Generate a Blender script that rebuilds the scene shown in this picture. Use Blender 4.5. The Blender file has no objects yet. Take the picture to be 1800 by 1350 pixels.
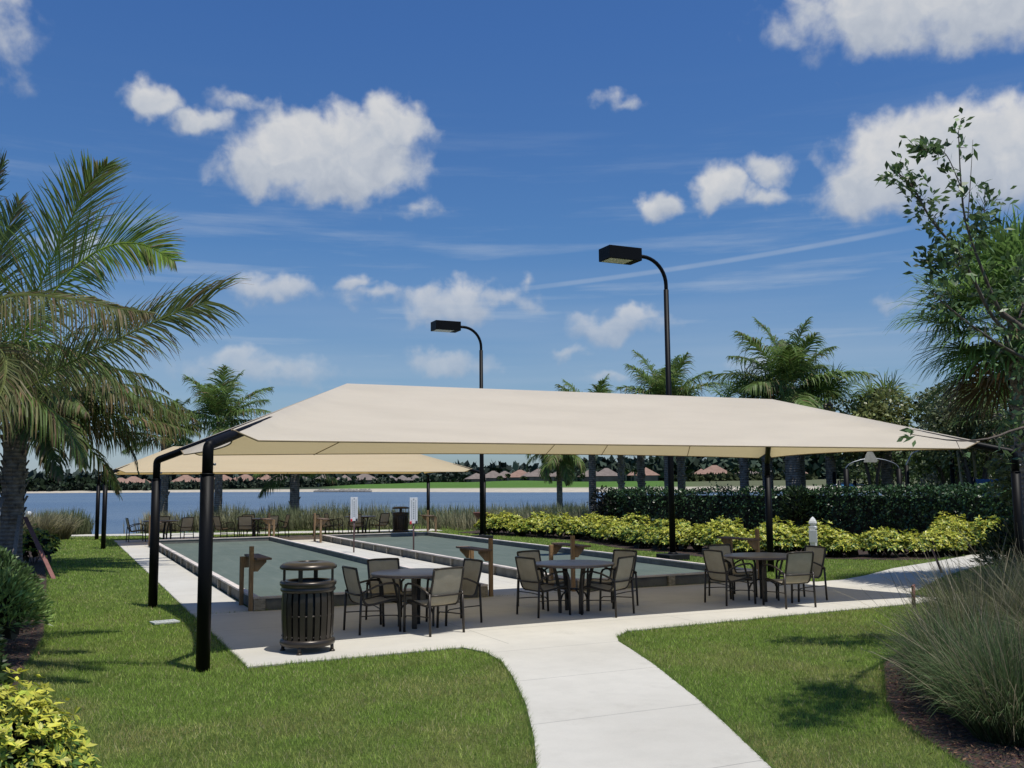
import bpy, math, random
import numpy as np
from mathutils import Vector, Matrix
random.seed(7); RNG = np.random.default_rng(11)
sc = bpy.context.scene
COL = sc.collection
PI = math.pi
ORD = ['first','second','third','fourth','fifth','sixth','seventh','eighth','ninth','tenth','eleventh','twelfth','thirteenth','fourteenth','fifteenth','sixteenth','seventeenth','eighteenth','nineteenth','twentieth','twenty-first','twenty-second','twenty-third','twenty-fourth','twenty-fifth','twenty-sixth','twenty-seventh','twenty-eighth']
# world axes: x runs along the patio front, y runs down the courts to the lake, z up; metres
CAM = np.array([0, 0, 1.924]); YAW = 0.4357
FWD = np.array([math.sin(YAW), math.cos(YAW), 0]); RGT = np.array([math.cos(YAW), -math.sin(YAW), 0])
SUN = Vector((0.279, -0.710, 2.45)).normalized()

# ------------------------------------------------------------------ materials
def srgb(r, g, b):
    f = lambda c: (c/255/12.92) if c/255 <= .04045 else ((c/255+.055)/1.055)**2.4
    return (f(r), f(g), f(b))
class NT:
    def __init__(s, tree): s.t = tree; s.n = tree.nodes; s.l = tree.links
    def new(s, typ, **k):
        n = s.n.new(typ)
        for a, v in k.items():
            if a.startswith('i_'):
                n.inputs[int(a[2:]) if a[2:].isdigit() else a[2:].replace('_', ' ')].default_value = v
            else: setattr(n, a, v)
        return n
    def link(s, a, b): s.l.new(a, b)
    def math(s, op, a, b=None, c=None, clamp=False):
        n = s.n.new('ShaderNodeMath'); n.operation = op; n.use_clamp = clamp
        for i, v in enumerate((a, b, c)):
            if v is None: continue
            if isinstance(v, (int, float)): n.inputs[i].default_value = v
            else: s.l.new(v, n.inputs[i])
        return n.outputs[0]
    def noise(s, vec, scale, detail=4, rough=.55, dist=0):
        n = s.n.new('ShaderNodeTexNoise'); n.inputs['Scale'].default_value = scale; n.inputs['Detail'].default_value = detail
        n.inputs['Roughness'].default_value = rough; n.inputs['Distortion'].default_value = dist
        if vec is not None: s.l.new(vec, n.inputs['Vector'])
        return n.outputs['Fac']
    def ramp(s, fac, stops):
        n = s.n.new('ShaderNodeValToRGB'); e = n.color_ramp.elements
        while len(e) > 1: e.remove(e[-1])
        e[0].position = stops[0][0]; e[0].color = (*stops[0][1], 1)
        for p, c in stops[1:]:
            q = e.new(p); q.color = (*c, 1)
        s.l.new(fac, n.inputs['Fac']); return n.outputs['Color']
    def mix(s, fac, a, b, blend='MIX'):
        n = s.n.new('ShaderNodeMix'); n.data_type = 'RGBA'; n.blend_type = blend
        for sock, v in ((n.inputs[0], fac), (n.inputs[6], a), (n.inputs[7], b)):
            if isinstance(v, (int, float)): sock.default_value = v
            elif isinstance(v, tuple): sock.default_value = (*v, 1)
            else: s.l.new(v, sock)
        return n.outputs[2]
def new_mat(name):
    m = bpy.data.materials.new(name); m.use_nodes = True
    t = NT(m.node_tree); t.n.clear()
    out = t.new('ShaderNodeOutputMaterial'); b = t.new('ShaderNodeBsdfPrincipled')
    t.link(b.outputs[0], out.inputs['Surface'])
    return m, t, b, out
def pos(t): return t.new('ShaderNodeNewGeometry').outputs['Position']
def objc(t): return t.new('ShaderNodeTexCoord').outputs['Object']
def bump(t, b, h, strength, dist=.02):
    n = t.new('ShaderNodeBump'); n.inputs['Strength'].default_value = strength; n.inputs['Distance'].default_value = dist
    t.link(h, n.inputs['Height']); t.link(n.outputs[0], b.inputs['Normal'])
def simple(name, col, rough=.6, metal=0, var=.18, scale=6, spec=.5, bmp=0, bscale=60, coat=0, stretch=None):
    m, t, b, _ = new_mat(name)
    v = objc(t)
    if stretch:
        mp = t.new('ShaderNodeMapping'); mp.inputs['Scale'].default_value = stretch; t.link(v, mp.inputs['Vector']); v = mp.outputs[0]
    n = t.noise(v, scale, 5, .6)
    lo = tuple(max(0, c*(1-var)) for c in col); hi = tuple(min(1, c*(1+var)) for c in col)
    t.link(t.ramp(n, [(.3, lo), (.7, hi)]), b.inputs['Base Color'])
    b.inputs['Roughness'].default_value = rough; b.inputs['Metallic'].default_value = metal
    b.inputs['Specular IOR Level'].default_value = spec; b.inputs['Coat Weight'].default_value = coat
    if bmp: bump(t, b, t.noise(v, bscale, 4, .6), bmp, .01)
    return m
def leafmat(name, rough=.45, trans=.3, spec=.4):
    m, t, b, out = new_mat(name)
    a = t.new('ShaderNodeAttribute', attribute_name='Col')
    t.link(a.outputs['Color'], b.inputs['Base Color'])
    b.inputs['Roughness'].default_value = rough; b.inputs['Specular IOR Level'].default_value = spec
    tr = t.new('ShaderNodeBsdfTranslucent'); t.link(a.outputs['Color'], tr.inputs['Color'])
    mx = t.new('ShaderNodeMixShader'); mx.inputs[0].default_value = trans
    t.link(b.outputs[0], mx.inputs[1]); t.link(tr.outputs[0], mx.inputs[2]); t.link(mx.outputs[0], out.inputs['Surface'])
    return m
M = {}
def build_materials():
    # concrete
    m, t, b, _ = new_mat('concrete'); p = pos(t)
    big = t.noise(p, .55, 5, .6); mid = t.noise(p, 4, 6, .65); fine = t.noise(p, 160, 3, .7)
    c = t.ramp(big, [(.3, (.46, .435, .375)), (.7, (.56, .535, .47))])
    c = t.mix(t.math('MULTIPLY', t.ramp(mid, [(.42, (0, 0, 0)), (.75, (1, 1, 1))]), .22), c, (.36, .35, .31))
    st_ = t.noise(p, 1.7, 7, .72); c = t.mix(t.math('MULTIPLY', t.ramp(st_, [(.56, (0, 0, 0)), (.72, (1, 1, 1))]), .28), c, (.30, .28, .235))
    sep = t.new('ShaderNodeSeparateXYZ'); t.link(p, sep.inputs[0])
    def joint(val, period, off, w):
        f = t.math('FRACT', t.math('DIVIDE', t.math('ADD', val, off+500*period), period))
        d = t.math('ABSOLUTE', t.math('SUBTRACT', f, .5)); return t.math('LESS_THAN', d, w/period)
    wob = t.math('MULTIPLY', t.math('SUBTRACT', t.noise(p, 2, 2, .5), .5), .012)
    jy = joint(t.math('ADD', sep.outputs[1], wob), 1.62, .1, .006); jx = joint(t.math('ADD', sep.outputs[0], wob), 3.1, -.35, .006)
    far = t.math('GREATER_THAN', sep.outputs[1], 10.9); j = t.math('MAXIMUM', jy, t.math('MULTIPLY', jx, far))
    c = t.mix(t.math('MULTIPLY', j, .75), c, (.2, .19, .17))
    c = t.mix(.12, c, t.ramp(fine, [(.3, (.3, .3, .28)), (.7, (.7, .7, .66))]))
    t.link(c, b.inputs['Base Color']); b.inputs['Roughness'].default_value = .9; b.inputs['Specular IOR Level'].default_value = .25
    bump(t, b, t.math('SUBTRACT', t.math('MULTIPLY', fine, .5), t.math('MULTIPLY', j, 2)), .25, .006); M['concrete'] = m
    # soil under the lawn
    m, t, b, _ = new_mat('turf'); p = pos(t)
    n1 = t.noise(p, .5, 5, .6); n2 = t.noise(p, 26, 5, .75)
    c1 = t.ramp(n1, [(.32, (.080, .120, .028)), (.52, (.100, .142, .034)), (.7, (.150, .165, .055))])
    c2 = t.ramp(n2, [(.3, (.25, .3, .2)), (.7, (1.5, 1.5, 1.4))])
    t.link(t.mix(1, c1, c2, 'MULTIPLY'), b.inputs['Base Color']); b.inputs['Roughness'].default_value = .95; b.inputs['Specular IOR Level'].default_value = .1
    bump(t, b, n2, .9, .03); M['turf'] = m
    # mulch
    m, t, b, _ = new_mat('mulch'); p = pos(t); v = t.new('ShaderNodeTexVoronoi'); v.inputs['Scale'].default_value = 34; t.link(p, v.inputs['Vector'])
    c = t.mix(.6, t.ramp(t.noise(p, 9, 6, .7), [(.3, (.025, .015, .010)), (.7, (.12, .075, .05))]), v.outputs['Color'], 'MULTIPLY')
    t.link(c, b.inputs['Base Color']); b.inputs['Roughness'].default_value = .95; bump(t, b, v.outputs['Distance'], 1, .04); M['mulch'] = m
    # court clay
    m, t, b, _ = new_mat('court_clay'); p = pos(t)
    c = t.ramp(t.noise(p, .6, 6, .65), [(.3, (.085, .112, .096)), (.7, (.122, .152, .132))])
    c = t.mix(.35, c, t.ramp(t.noise(p, 90, 3, .8), [(.35, (.04, .06, .05)), (.7, (.16, .19, .165))]))
    mp = t.new('ShaderNodeMapping'); mp.inputs['Scale'].default_value = (3.2, .35, 1); t.link(p, mp.inputs[0])
    c = t.mix(t.math('MULTIPLY', t.ramp(t.noise(mp.outputs[0], 1.6, 6, .7), [(.5, (0, 0, 0)), (.72, (1, 1, 1))]), .30), c, (.19, .21, .18))
    t.link(c, b.inputs['Base Color']); b.inputs['Roughness'].default_value = .95; b.inputs['Specular IOR Level'].default_value = .15
    bump(t, b, t.noise(p, 70, 4, .7), .3, .01); M['clay'] = m
    M['rail_wood'] = simple('weathered_board', (.30, .265, .205), .85, 0, .4, 3, .2, .35, 30, stretch=(6, 1, 14))
    M['cap_wood'] = simple('board_cap', (.56, .50, .45), .85, 0, .25, 3, .2, .3, 30)
    M['rail_side'] = simple('painted_board', (.16, .155, .135), .8, 0, .3, 4, .25, .3, 30)
    M['new_wood'] = simple('pressure_treated_pine', (.27, .175, .095), .75, 0, .3, 5, .25, .25, 40, stretch=(8, 8, 1))
    M['shelf_wood'] = simple('shelf_board', (.15, .105, .08), .75, 0, .3, 5, .25, .2, 40)
    M['brace_wood'] = simple('grey_lumber', (.24, .2, .17), .85, 0, .3, 5, .25, .3, 30, stretch=(6, 6, 1))
    M['black_metal'] = simple('black_powder_coat', (.004, .004, .0044), .5, 0, .2, 4, .14)
    M['bronze'] = simple('bronze_coated_metal', (.043, .035, .028), .36, .3, .2, 5, .5)
    M['bin_metal'] = simple('bin_bronze', (.050, .041, .033), .33, .45, .2, 5, .5)
    M['chair_metal'] = simple('chair_frame_metal', (.030, .024, .019), .42, .2, .2, 5, .5)
    M['dark'] = simple('bin_liner', (.012, .012, .012), .6)
    M['lens'] = simple('lamp_glass', (.85, .82, .70), .2, 0, .2, 30, .6)
    M['block'] = simple('dark_painted_concrete', (.016, .017, .018), .8, 0, .3, 5, .2, .3, 40)
    M['vinyl'] = simple('white_vinyl', (.78, .79, .78), .4, 0, .03)
    M['board'] = simple('white_scoreboard', (.75, .76, .76), .45, 0, .03)
    M['ink'] = simple('dark_ink', (.03, .03, .035), .6)
    M['greyink'] = simple('grey_ink', (.33, .35, .36), .6)
    M['redclip'] = simple('red_clip', (.55, .02, .03), .4)
    M['pole_brown'] = simple('brown_pole', (.10, .055, .05), .5)
    # sling fabric
    m, t, b, out = new_mat('sling_fabric'); o = objc(t)
    w = t.new('ShaderNodeTexWave'); w.inputs['Scale'].default_value = 90; t.link(o, w.inputs['Vector'])
    c = t.mix(.2, t.ramp(t.noise(o, 8, 3), [(.3, (.42, .375, .285)), (.7, (.50, .45, .35))]), w.outputs['Color'], 'MULTIPLY')
    t.link(c, b.inputs['Base Color']); b.inputs['Roughness'].default_value = .8; b.inputs['Specular IOR Level'].default_value = .2
    tr = t.new('ShaderNodeBsdfTranslucent'); t.link(c, tr.inputs['Color']); mx = t.new('ShaderNodeMixShader'); mx.inputs[0].default_value = .3
    t.link(b.outputs[0], mx.inputs[1]); t.link(tr.outputs[0], mx.inputs[2]); t.link(mx.outputs[0], out.inputs['Surface']); M['sling'] = m
    # table stone
    m, t, b, _ = new_mat('table_stone'); o = objc(t)
    c = t.ramp(t.noise(o, 40, 6, .75), [(.35, (.085, .066, .06)), (.65, (.16, .13, .12))])
    t.link(c, b.inputs['Base Color']); b.inputs['Roughness'].default_value = .33; M['table'] = m
    # shade fabric
    for nm, c0, c1 in (('shade_fabric', (.70, .635, .54), (.80, .725, .615)), ('yellow_shade_fabric', (.66, .54, .35), (.70, .58, .38))):
        m, t, b, out = new_mat(nm); o = objc(t)
        mp = t.new('ShaderNodeMapping'); mp.inputs['Scale'].default_value = (.5, 2.2, 1); mp.inputs['Rotation'].default_value = (0, 0, .5); t.link(o, mp.inputs[0])
        c = t.ramp(t.noise(mp.outputs[0], 1.3, 6, .6), [(.3, c0), (.7, c1)])
        fine = t.noise(o, 140, 2, .5)
        c = t.mix(.12, c, t.ramp(fine, [(.3, (.45, .38, .3)), (.7, (.8, .72, .6))]))
        t.link(c, b.inputs['Base Color']); b.inputs['Roughness'].default_value = .85; b.inputs['Specular IOR Level'].default_value = .15
        bump(t, b, t.noise(mp.outputs[0], 2.2, 4, .6), .25, .05)
        tr = t.new('ShaderNodeBsdfTranslucent'); tr.inputs['Color'].default_value = (.66, .52, .27, 1) if nm[0] == 's' else (.62, .42, .15, 1)
        mx = t.new('ShaderNodeMixShader'); mx.inputs[0].default_value = .42 if nm[0] == 's' else .40
        t.link(b.outputs[0], mx.inputs[1]); t.link(tr.outputs[0], mx.inputs[2]); t.link(mx.outputs[0], out.inputs['Surface']); M[nm] = m
    M['hem'] = simple('fabric_hem', (.23, .175, .10), .8)
    M['leaf'] = leafmat('leaf', .42, .28)
    M['gloss_leaf'] = leafmat('gloss_leaf', .36, .12, .35)
    M['palm'] = leafmat('palm_leaf', .5, .4, .28)
    M['grass'] = leafmat('grass_blade', .55, .35, .2)
    M['far_leaf'] = leafmat('far_leaf', .9, 0, .05)
    m, t, b, _ = new_mat('palm_bark'); o = objc(t)
    w = t.new('ShaderNodeTexWave', wave_type='BANDS', bands_direction='Z'); w.inputs['Scale'].default_value = 3.2; w.inputs['Distortion'].default_value = 3; w.inputs['Detail'].default_value = 3; t.link(o, w.inputs['Vector'])
    c = t.mix(.3, t.ramp(t.noise(o, 7, 6, .7), [(.3, (.09, .075, .063)), (.7, (.33, .29, .25))]), w.outputs['Color'], 'MULTIPLY')
    t.link(c, b.inputs['Base Color']); b.inputs['Roughness'].default_value = .9; bump(t, b, w.outputs['Fac'], .6, .03); M['bark'] = m
    M['twig'] = simple('twig_bark', (.11, .09, .075), .85, 0, .35, 12, .2, .3, 60)
    # water
    m, t, b, _ = new_mat('lake_water'); p = pos(t)
    mp = t.new('ShaderNodeMapping'); mp.inputs['Rotation'].default_value = (0, 0, YAW); mp.inputs['Scale'].default_value = (.16, 1.1, 1); t.link(p, mp.inputs[0])
    mp2 = t.new('ShaderNodeMapping'); mp2.inputs['Rotation'].default_value = (0, 0, YAW); mp2.inputs['Scale'].default_value = (.006, .045, 1); t.link(p, mp2.inputs[0])
    big = t.noise(mp2.outputs[0], 1, 3, .5)
    t.link(t.ramp(big, [(.35, (.060, .098, .155)), (.65, (.105, .145, .195))]), b.inputs['Base Color'])
    b.inputs['Roughness'].default_value = .28; b.inputs['Specular IOR Level'].default_value = .32
    bump(t, b, t.noise(mp.outputs[0], 3.2, 5, .65), .55, .25); M['water'] = m
    # far terrain by attribute
    m, t, b, _ = new_mat('far_ground'); a = t.new('ShaderNodeAttribute', attribute_name='Col'); p = pos(t)
    c = t.mix(.45, a.outputs['Color'], t.ramp(t.noise(p, .35, 6, .75), [(.3, (.35, .35, .35)), (.7, (1.0, 1.0, 1.0))]), 'MULTIPLY')
    t.link(c, b.inputs['Base Color']); b.inputs['Roughness'].default_value = .95; b.inputs['Specular IOR Level'].default_value = .1; M['far_ground'] = m
    M['roof_terra'] = simple('terracotta_tiles', (.27, .17, .13), .85, 0, .2, .6, .2)
    M['roof_tan'] = simple('tan_tiles', (.19, .155, .135), .85, 0, .2, .6, .2)
    M['roof_grey'] = simple('grey_tiles', (.17, .145, .13), .85, 0, .2, .6, .2)
    M['house_wall'] = simple('stucco', (.22, .19, .16), .9, 0, .12, .5, .2)
    M['screen'] = simple('dark_screen', (.045, .05, .052), .7, 0, .3, .4, .2)
    M['rock'] = simple('shore_rock', (.19, .18, .165), .9, 0, .4, .8, .2)
    M['sign_tan'] = simple('tan_panel', (.50, .46, .36), .6)
    M['blue'] = simple('blue_plastic', (.012, .07, .24), .4)
    M['sky_blue'] = simple('light_blue_plastic', (.10, .34, .62), .4)
    M['steel'] = simple('galvanised_steel', (.30, .31, .32), .4, .7)
    M['bamboo'] = simple('pale_pole', (.40, .33, .20), .7)
    M['red_wood'] = simple('reddish_wood', (.20, .085, .07), .7)
    M['lid'] = simple('grey_plastic_lid', (.38, .40, .38), .6)
build_materials()

# ------------------------------------------------------------------ object helpers
def link(o, parent=None):
    COL.objects.link(o)
    if parent is not None: o.parent = parent
    return o
def tag(o, label=None, cat=None, group=None, kind=None):
    if label: o['label'] = label
    if cat: o['category'] = cat
    if group: o['group'] = group
    if kind: o['kind'] = kind
    return o
def thing(name, label, cat, loc=(0, 0, 0), rz=0, group=None):
    o = bpy.data.objects.new(name, None); link(o); o.location = loc; o.rotation_euler = (0, 0, rz); o.empty_display_size = .2
    return tag(o, label, cat, group)
def dup(o, loc=None, rz=None, label=None, group=None, scale=None, parent=None):
    c = o.copy(); COL.objects.link(c); c.parent = parent
    if loc is not None: c.location = loc
    if rz is not None: c.rotation_euler = (0, 0, rz)
    if scale is not None: c.scale = (scale,)*3 if isinstance(scale, (int, float)) else scale
    if label: c['label'] = label
    if group: c['group'] = group
    for ch in list(o.children): dup(ch, parent=c)
    return c
class MB:
    """collects faces of one mesh"""
    def __init__(s): s.v = []; s.f = []; s.sm = []
    def add(s, vs, fs, smooth=False):
        k = len(s.v); s.v += [tuple(map(float, v)) for v in vs]; s.f += [tuple(i+k for i in f) for f in fs]; s.sm += [smooth]*len(fs); return s
    def box(s, c, d, rz=0):
        x, y, z = d[0]/2, d[1]/2, d[2]/2; cs, sn = math.cos(rz), math.sin(rz)
        vs = [(c[0]+a*x*cs-b*y*sn, c[1]+a*x*sn+b*y*cs, c[2]+e*z) for e in (-1, 1) for a, b in ((-1, -1), (1, -1), (1, 1), (-1, 1))]
        return s.add(vs, [(3, 2, 1, 0), (4, 5, 6, 7), (0, 1, 5, 4), (1, 2, 6, 5), (2, 3, 7, 6), (3, 0, 4, 7)])
    def bar(s, p, q, w, h, up=(0, 0, 1)):
        p, q = Vector(p), Vector(q); d = (q-p).normalized(); u = Vector(up)
        if abs(d.dot(u)) > .98: u = Vector((0, 1, 0))
        a = d.cross(u).normalized(); b = a.cross(d).normalized()
        vs = [e+a*(i*w/2)+b*(j*h/2) for e in (p, q) for i, j in ((-1, -1), (1, -1), (1, 1), (-1, 1))]
        return s.add(vs, [(0, 1, 2, 3), (7, 6, 5, 4), (1, 0, 4, 5), (2, 1, 5, 6), (3, 2, 6, 7), (0, 3, 7, 4)])
    def tube(s, pts, r, n=10, cap=True, squash=1, smooth=True):
        pts = [Vector(p) for p in pts]; rs = [r]*len(pts) if isinstance(r, (int, float)) else r
        vs = []; a = None
        for i, p in enumerate(pts):
            d = (pts[min(i+1, len(pts)-1)]-pts[max(i-1, 0)]).normalized()
            if a is None:
                u = Vector((0, 0, 1)) if abs(d.z) < .9 else Vector((1, 0, 0)); a = d.cross(u).normalized()
            a = (a-d*a.dot(d)).normalized(); b = d.cross(a)
            vs += [p+(a*math.cos(2*PI*k/n)+b*math.sin(2*PI*k/n)*squash)*rs[i] for k in range(n)]
        fs = [(i*n+k, i*n+(k+1) % n, (i+1)*n+(k+1) % n, (i+1)*n+k) for i in range(len(pts)-1) for k in range(n)]
        s.add(vs, fs, smooth)
        if cap: 
            s.f.append(tuple(len(s.v)-len(vs)+k for k in reversed(range(n)))); s.sm.append(False)
            s.f.append(tuple(len(s.v)-n+k for k in range(n))); s.sm.append(False)
        return s
    def lathe(s, prof, n=24, c=(0, 0, 0), smooth=True, cap=False, ph=0):
        vs = [(c[0]+r*math.cos(2*PI*k/n+ph), c[1]+r*math.sin(2*PI*k/n+ph), c[2]+z) for r, z in prof for k in range(n)]
        fs = [(i*n+k, i*n+(k+1) % n, (i+1)*n+(k+1) % n, (i+1)*n+k) for i in range(len(prof)-1) for k in range(n)]
        s.add(vs, fs, smooth)
        if cap:
            s.f.append(tuple(len(s.v)-len(vs)+k for k in reversed(range(n)))); s.sm.append(False)
            s.f.append(tuple(len(s.v)-n+k for k in range(n))); s.sm.append(False)
        return s
    def prism(s, poly, z0, z1):
        n = len(poly); vs = [(x, y, z0) for x, y in poly]+[(x, y, z1) for x, y in poly]
        return s.add(vs, [tuple(reversed(range(n))), tuple(range(n, 2*n))]+[(i, (i+1) % n, n+(i+1) % n, n+i) for i in range(n)])
    def build(s, name, mat, parent=None, bev=0, loc=None):
        me = bpy.data.meshes.new(name); me.from_pydata(s.v, [], s.f); me.validate()
        if len(me.polygons) == len(s.sm): me.polygons.foreach_set('use_smooth', s.sm)
        me.materials.append(M[mat] if isinstance(mat, str) else mat)
        o = bpy.data.objects.new(name, me); link(o, parent)
        if loc is not None: o.location = loc
        if bev:
            m = o.modifiers.new('bevel', 'BEVEL'); m.width = bev; m.segments = 2; m.limit_method = 'ANGLE'; m.harden_normals = False
        return o
class LB:
    """numpy collector of coloured quads (leaves, blades)"""
    def __init__(s): s.V = []; s.C = []
    def quads(s, q, c):   # q (n,4,3)  c (n,4,3) or (n,3)
        q = np.asarray(q, np.float32); c = np.asarray(c, np.float32)
        if c.ndim == 2: c = np.repeat(c[:, None, :], 4, 1)
        s.V.append(q.reshape(-1, 3)); s.C.append(c.reshape(-1, 3))
    def leaves(s, P, D, N, L, W, c, droop=0.0):
        P = np.asarray(P); D = nrm(D); S = nrm(np.cross(D, N)); L = np.broadcast_to(L, (len(P),))[:, None]; W = np.broadcast_to(W, (len(P),))[:, None]
        tip = P+D*L; tip[:, 2] -= (droop*L)[:, 0]
        mid = P+D*L*.5
        s.quads(np.stack([P, mid+S*W/2, tip, mid-S*W/2], 1), c)
    def mesh(s, name):
        V = np.concatenate(s.V); C = np.concatenate(s.C); n = len(V)//4
        me = bpy.data.meshes.new(name); me.vertices.add(len(V)); me.vertices.foreach_set('co', V.ravel())
        me.loops.add(len(V)); me.loops.foreach_set('vertex_index', np.arange(len(V), dtype=np.int32))
        me.polygons.add(n); me.polygons.foreach_set('loop_start', np.arange(0, len(V), 4, dtype=np.int32))
        a = me.color_attributes.new('Col', 'FLOAT_COLOR', 'POINT')
        a.data.foreach_set('color', np.concatenate([C, np.ones((len(C), 1), np.float32)], 1).ravel())
        me.update(calc_edges=True); return me
    def build(s, name, mat, parent=None, loc=None):
        me = s.mesh(name); me.materials.append(M[mat]); o = bpy.data.objects.new(name, me); link(o, parent)
        if loc is not None: o.location = loc
        return o
def nrm(a):
    a = np.asarray(a, float); return a/np.maximum(np.linalg.norm(a, axis=-1, keepdims=True), 1e-9)
def jitter(col, n, amt=.25, hue=.08):
    c = np.array(col)[None]*(1+RNG.uniform(-amt, amt, (n, 1)))*(1+RNG.uniform(-hue, hue, (n, 3))); return np.clip(c, 0, 1)
def rdir(n): return nrm(RNG.normal(size=(n, 3)))
def vnoise(x, y, s, seed=0):
    x = np.asarray(x)*s+seed*17.3; y = np.asarray(y)*s+seed*7.7; xi = np.floor(x); yi = np.floor(y); fx = x-xi; fy = y-yi
    h = lambda a, b: np.mod(np.sin(a*127.1+b*311.7+seed*3.1)*43758.5453, 1)
    fx = fx*fx*(3-2*fx); fy = fy*fy*(3-2*fy)
    return (h(xi, yi)*(1-fx)+h(xi+1, yi)*fx)*(1-fy)+(h(xi, yi+1)*(1-fx)+h(xi+1, yi+1)*fx)*fy
def inpoly(x, y, poly):
    r = np.zeros(len(x), bool); n = len(poly)
    for i in range(n):
        x1, y1 = poly[i]; x2, y2 = poly[(i+1) % n]
        with np.errstate(divide='ignore', invalid='ignore'):
            r ^= ((y1 > y) != (y2 > y)) & (x < (x2-x1)*(y-y1)/(y2-y1+1e-12)+x1)
    return r
def spline(pts, n):
    pts = np.array(pts, float); k = len(pts); out = []
    P = np.vstack([2*pts[0]-pts[1], pts, 2*pts[-1]-pts[-2]])
    for t in np.linspace(0, k-1-1e-6, n):
        i = int(t); u = t-i; a, b, c, d = P[i:i+4]
        out.append(.5*((2*b)+(-a+c)*u+(2*a-5*b+4*c-d)*u*u+(-a+3*b-3*c+d)*u**3))
    return np.array(out)

# ------------------------------------------------------------------ camera, light, sky
def setup_view():
    pitch, roll = .10436, .00865
    fw = np.array([math.sin(YAW)*math.cos(pitch), math.cos(YAW)*math.cos(pitch), math.sin(pitch)])
    r = RGT; up = np.cross(r, fw)
    r2 = math.cos(roll)*r-math.sin(roll)*up; u2 = math.cos(roll)*up+math.sin(roll)*r
    c = bpy.data.cameras.new('camera'); o = bpy.data.objects.new('camera', c); COL.objects.link(o)
    o.matrix_world = Matrix(((r2[0], u2[0], -fw[0], CAM[0]), (r2[1], u2[1], -fw[1], CAM[1]), (r2[2], u2[2], -fw[2], CAM[2]), (0, 0, 0, 1)))
    c.sensor_width = 36; c.lens = 36*1701/1800; c.clip_start = .1; c.clip_end = 20000
    sc.camera = o
    l = bpy.data.lights.new('sun', 'SUN'); l.energy = 4.45; l.angle = math.radians(.53); l.color = (1, .955, .88)
    s = bpy.data.objects.new('sun', l); COL.objects.link(s); s.rotation_euler = SUN.to_track_quat('Z', 'Y').to_euler(); s.location = (0, 0, 40)
    sc.view_settings.view_transform = 'Standard'; sc.view_settings.look = 'None'; sc.view_settings.exposure = 0
    sc.cycles.max_bounces = 7; sc.cycles.transparent_max_bounces = 6; sc.cycles.diffuse_bounces = 5
    w = bpy.data.worlds.new('World'); sc.world = w; w.use_nodes = True
    t = NT(w.node_tree); t.n.clear()
    out = t.new('ShaderNodeOutputWorld'); bg = t.new('ShaderNodeBackground'); bg.inputs[1].default_value = SKY_STRENGTH
    t.link(bg.outputs[0], out.inputs[0])
    sky = t.new('ShaderNodeTexSky'); sky.sky_type = 'NISHITA'; sky.sun_disc = False
    sky.sun_elevation = math.asin(SUN.z); sky.sun_rotation = math.atan2(SUN.x, SUN.y)
    sky.air_density = 1.0; sky.dust_density = .6; sky.ozone_density = 2.6; sky.altitude = 0
    k = 1/SKY_STRENGTH
    d = t.new('ShaderNodeTexCoord').outputs['Generated']
    def dot(v):
        n = t.new('ShaderNodeVectorMath', operation='DOT_PRODUCT'); t.link(d, n.inputs[0]); n.inputs[1].default_value = v; return n.outputs['Value']
    az = t.math('MULTIPLY', t.math('ARCTAN2', dot(tuple(RGT)), dot(tuple(FWD))), 180/PI)
    el = t.math('MULTIPLY', t.math('ARCSINE', dot((0, 0, 1))), 180/PI)
    cmb = t.new('ShaderNodeCombineXYZ'); t.link(az, cmb.inputs[0]); t.link(el, cmb.inputs[1]); v = cmb.outputs[0]
    # deepen the zenith, keep a pale band near the horizon
    g = t.new('ShaderNodeMapRange'); g.inputs[1].default_value = 0; g.inputs[2].default_value = 26; t.link(el, g.inputs[0])
    tint = t.ramp(g.outputs[0], [(0, SKYT[0]), (.3, SKYT[1]), (.53, SKYT[2]), (1, SKYT[3])])
    base = t.mix(1, sky.outputs[0], tint, 'MULTIPLY')
    # clouds: (azimuth, elevation, half width, half height, density) in degrees
    CL = [(-10.8,19.0,6.6,3.2,1.15), (-7.2,20.9,2.6,2.0,.9), (-14.8,17.9,3.4,1.9,.8), (-21.0,21.1,1.9,1.3,.72), (-18.5,20.3,2.3,.9,.62), (-16,21.4,2.4,.7,.34),
          (25.0,17.3,7.4,3.6,1.2), (21.5,16.2,4.2,2.1,.95), (30,17,6,3.6,1), (23.5,25.6,9,3.3,.85), (28,24.6,6,2.6,.85), (-28.8,23.6,2.4,3.2,.36), (-29,26,2.6,2,.42),
          (9.0,15.9,1.6,1.3,.8), (12.8,16.9,2.0,1.5,.8), (15.4,17.7,1.7,1.1,.62), (12.0,16.3,1.3,1.1,.7), (14.9,16.3,1.7,.8,.6),
          (-3.9,10.5,3.6,1.4,.8), (-2.8,11.2,1.7,1.5,.75), (-.5,10.9,2.6,.9,.45), (6.3,9.4,3.6,1.05,.7), (7.4,9.9,1.7,.9,.7), (-13.9,11.2,3.1,1.0,.62), (-14.3,6.8,5.2,1.15,.6), (-16.5,7.4,2,1,.6),
          (-4.1,7.4,3.4,.95,.66), (5.4,6.3,1.7,.6,.55), (3.4,7.9,1.3,.5,.4), (-9.4,11.8,1.1,.65,.5), (-5.6,16.3,1.8,.9,.3), (6.9,22,1.7,.6,.34), (14.5,6.6,3,.8,.4), (22,10,2.4,.6,.34), (-8,11,2.2,.8,.4), (1,11.9,.7,.5,.3), (-24,13,3,.9,.4)]
    warp = t.new('ShaderNodeTexNoise'); warp.inputs['Scale'].default_value = .45; warp.inputs['Detail'].default_value = 4; t.link(v, warp.inputs['Vector'])
    wsub = t.new('ShaderNodeVectorMath', operation='SUBTRACT'); t.link(warp.outputs['Color'], wsub.inputs[0]); wsub.inputs[1].default_value = (.5, .5, .5)
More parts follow.
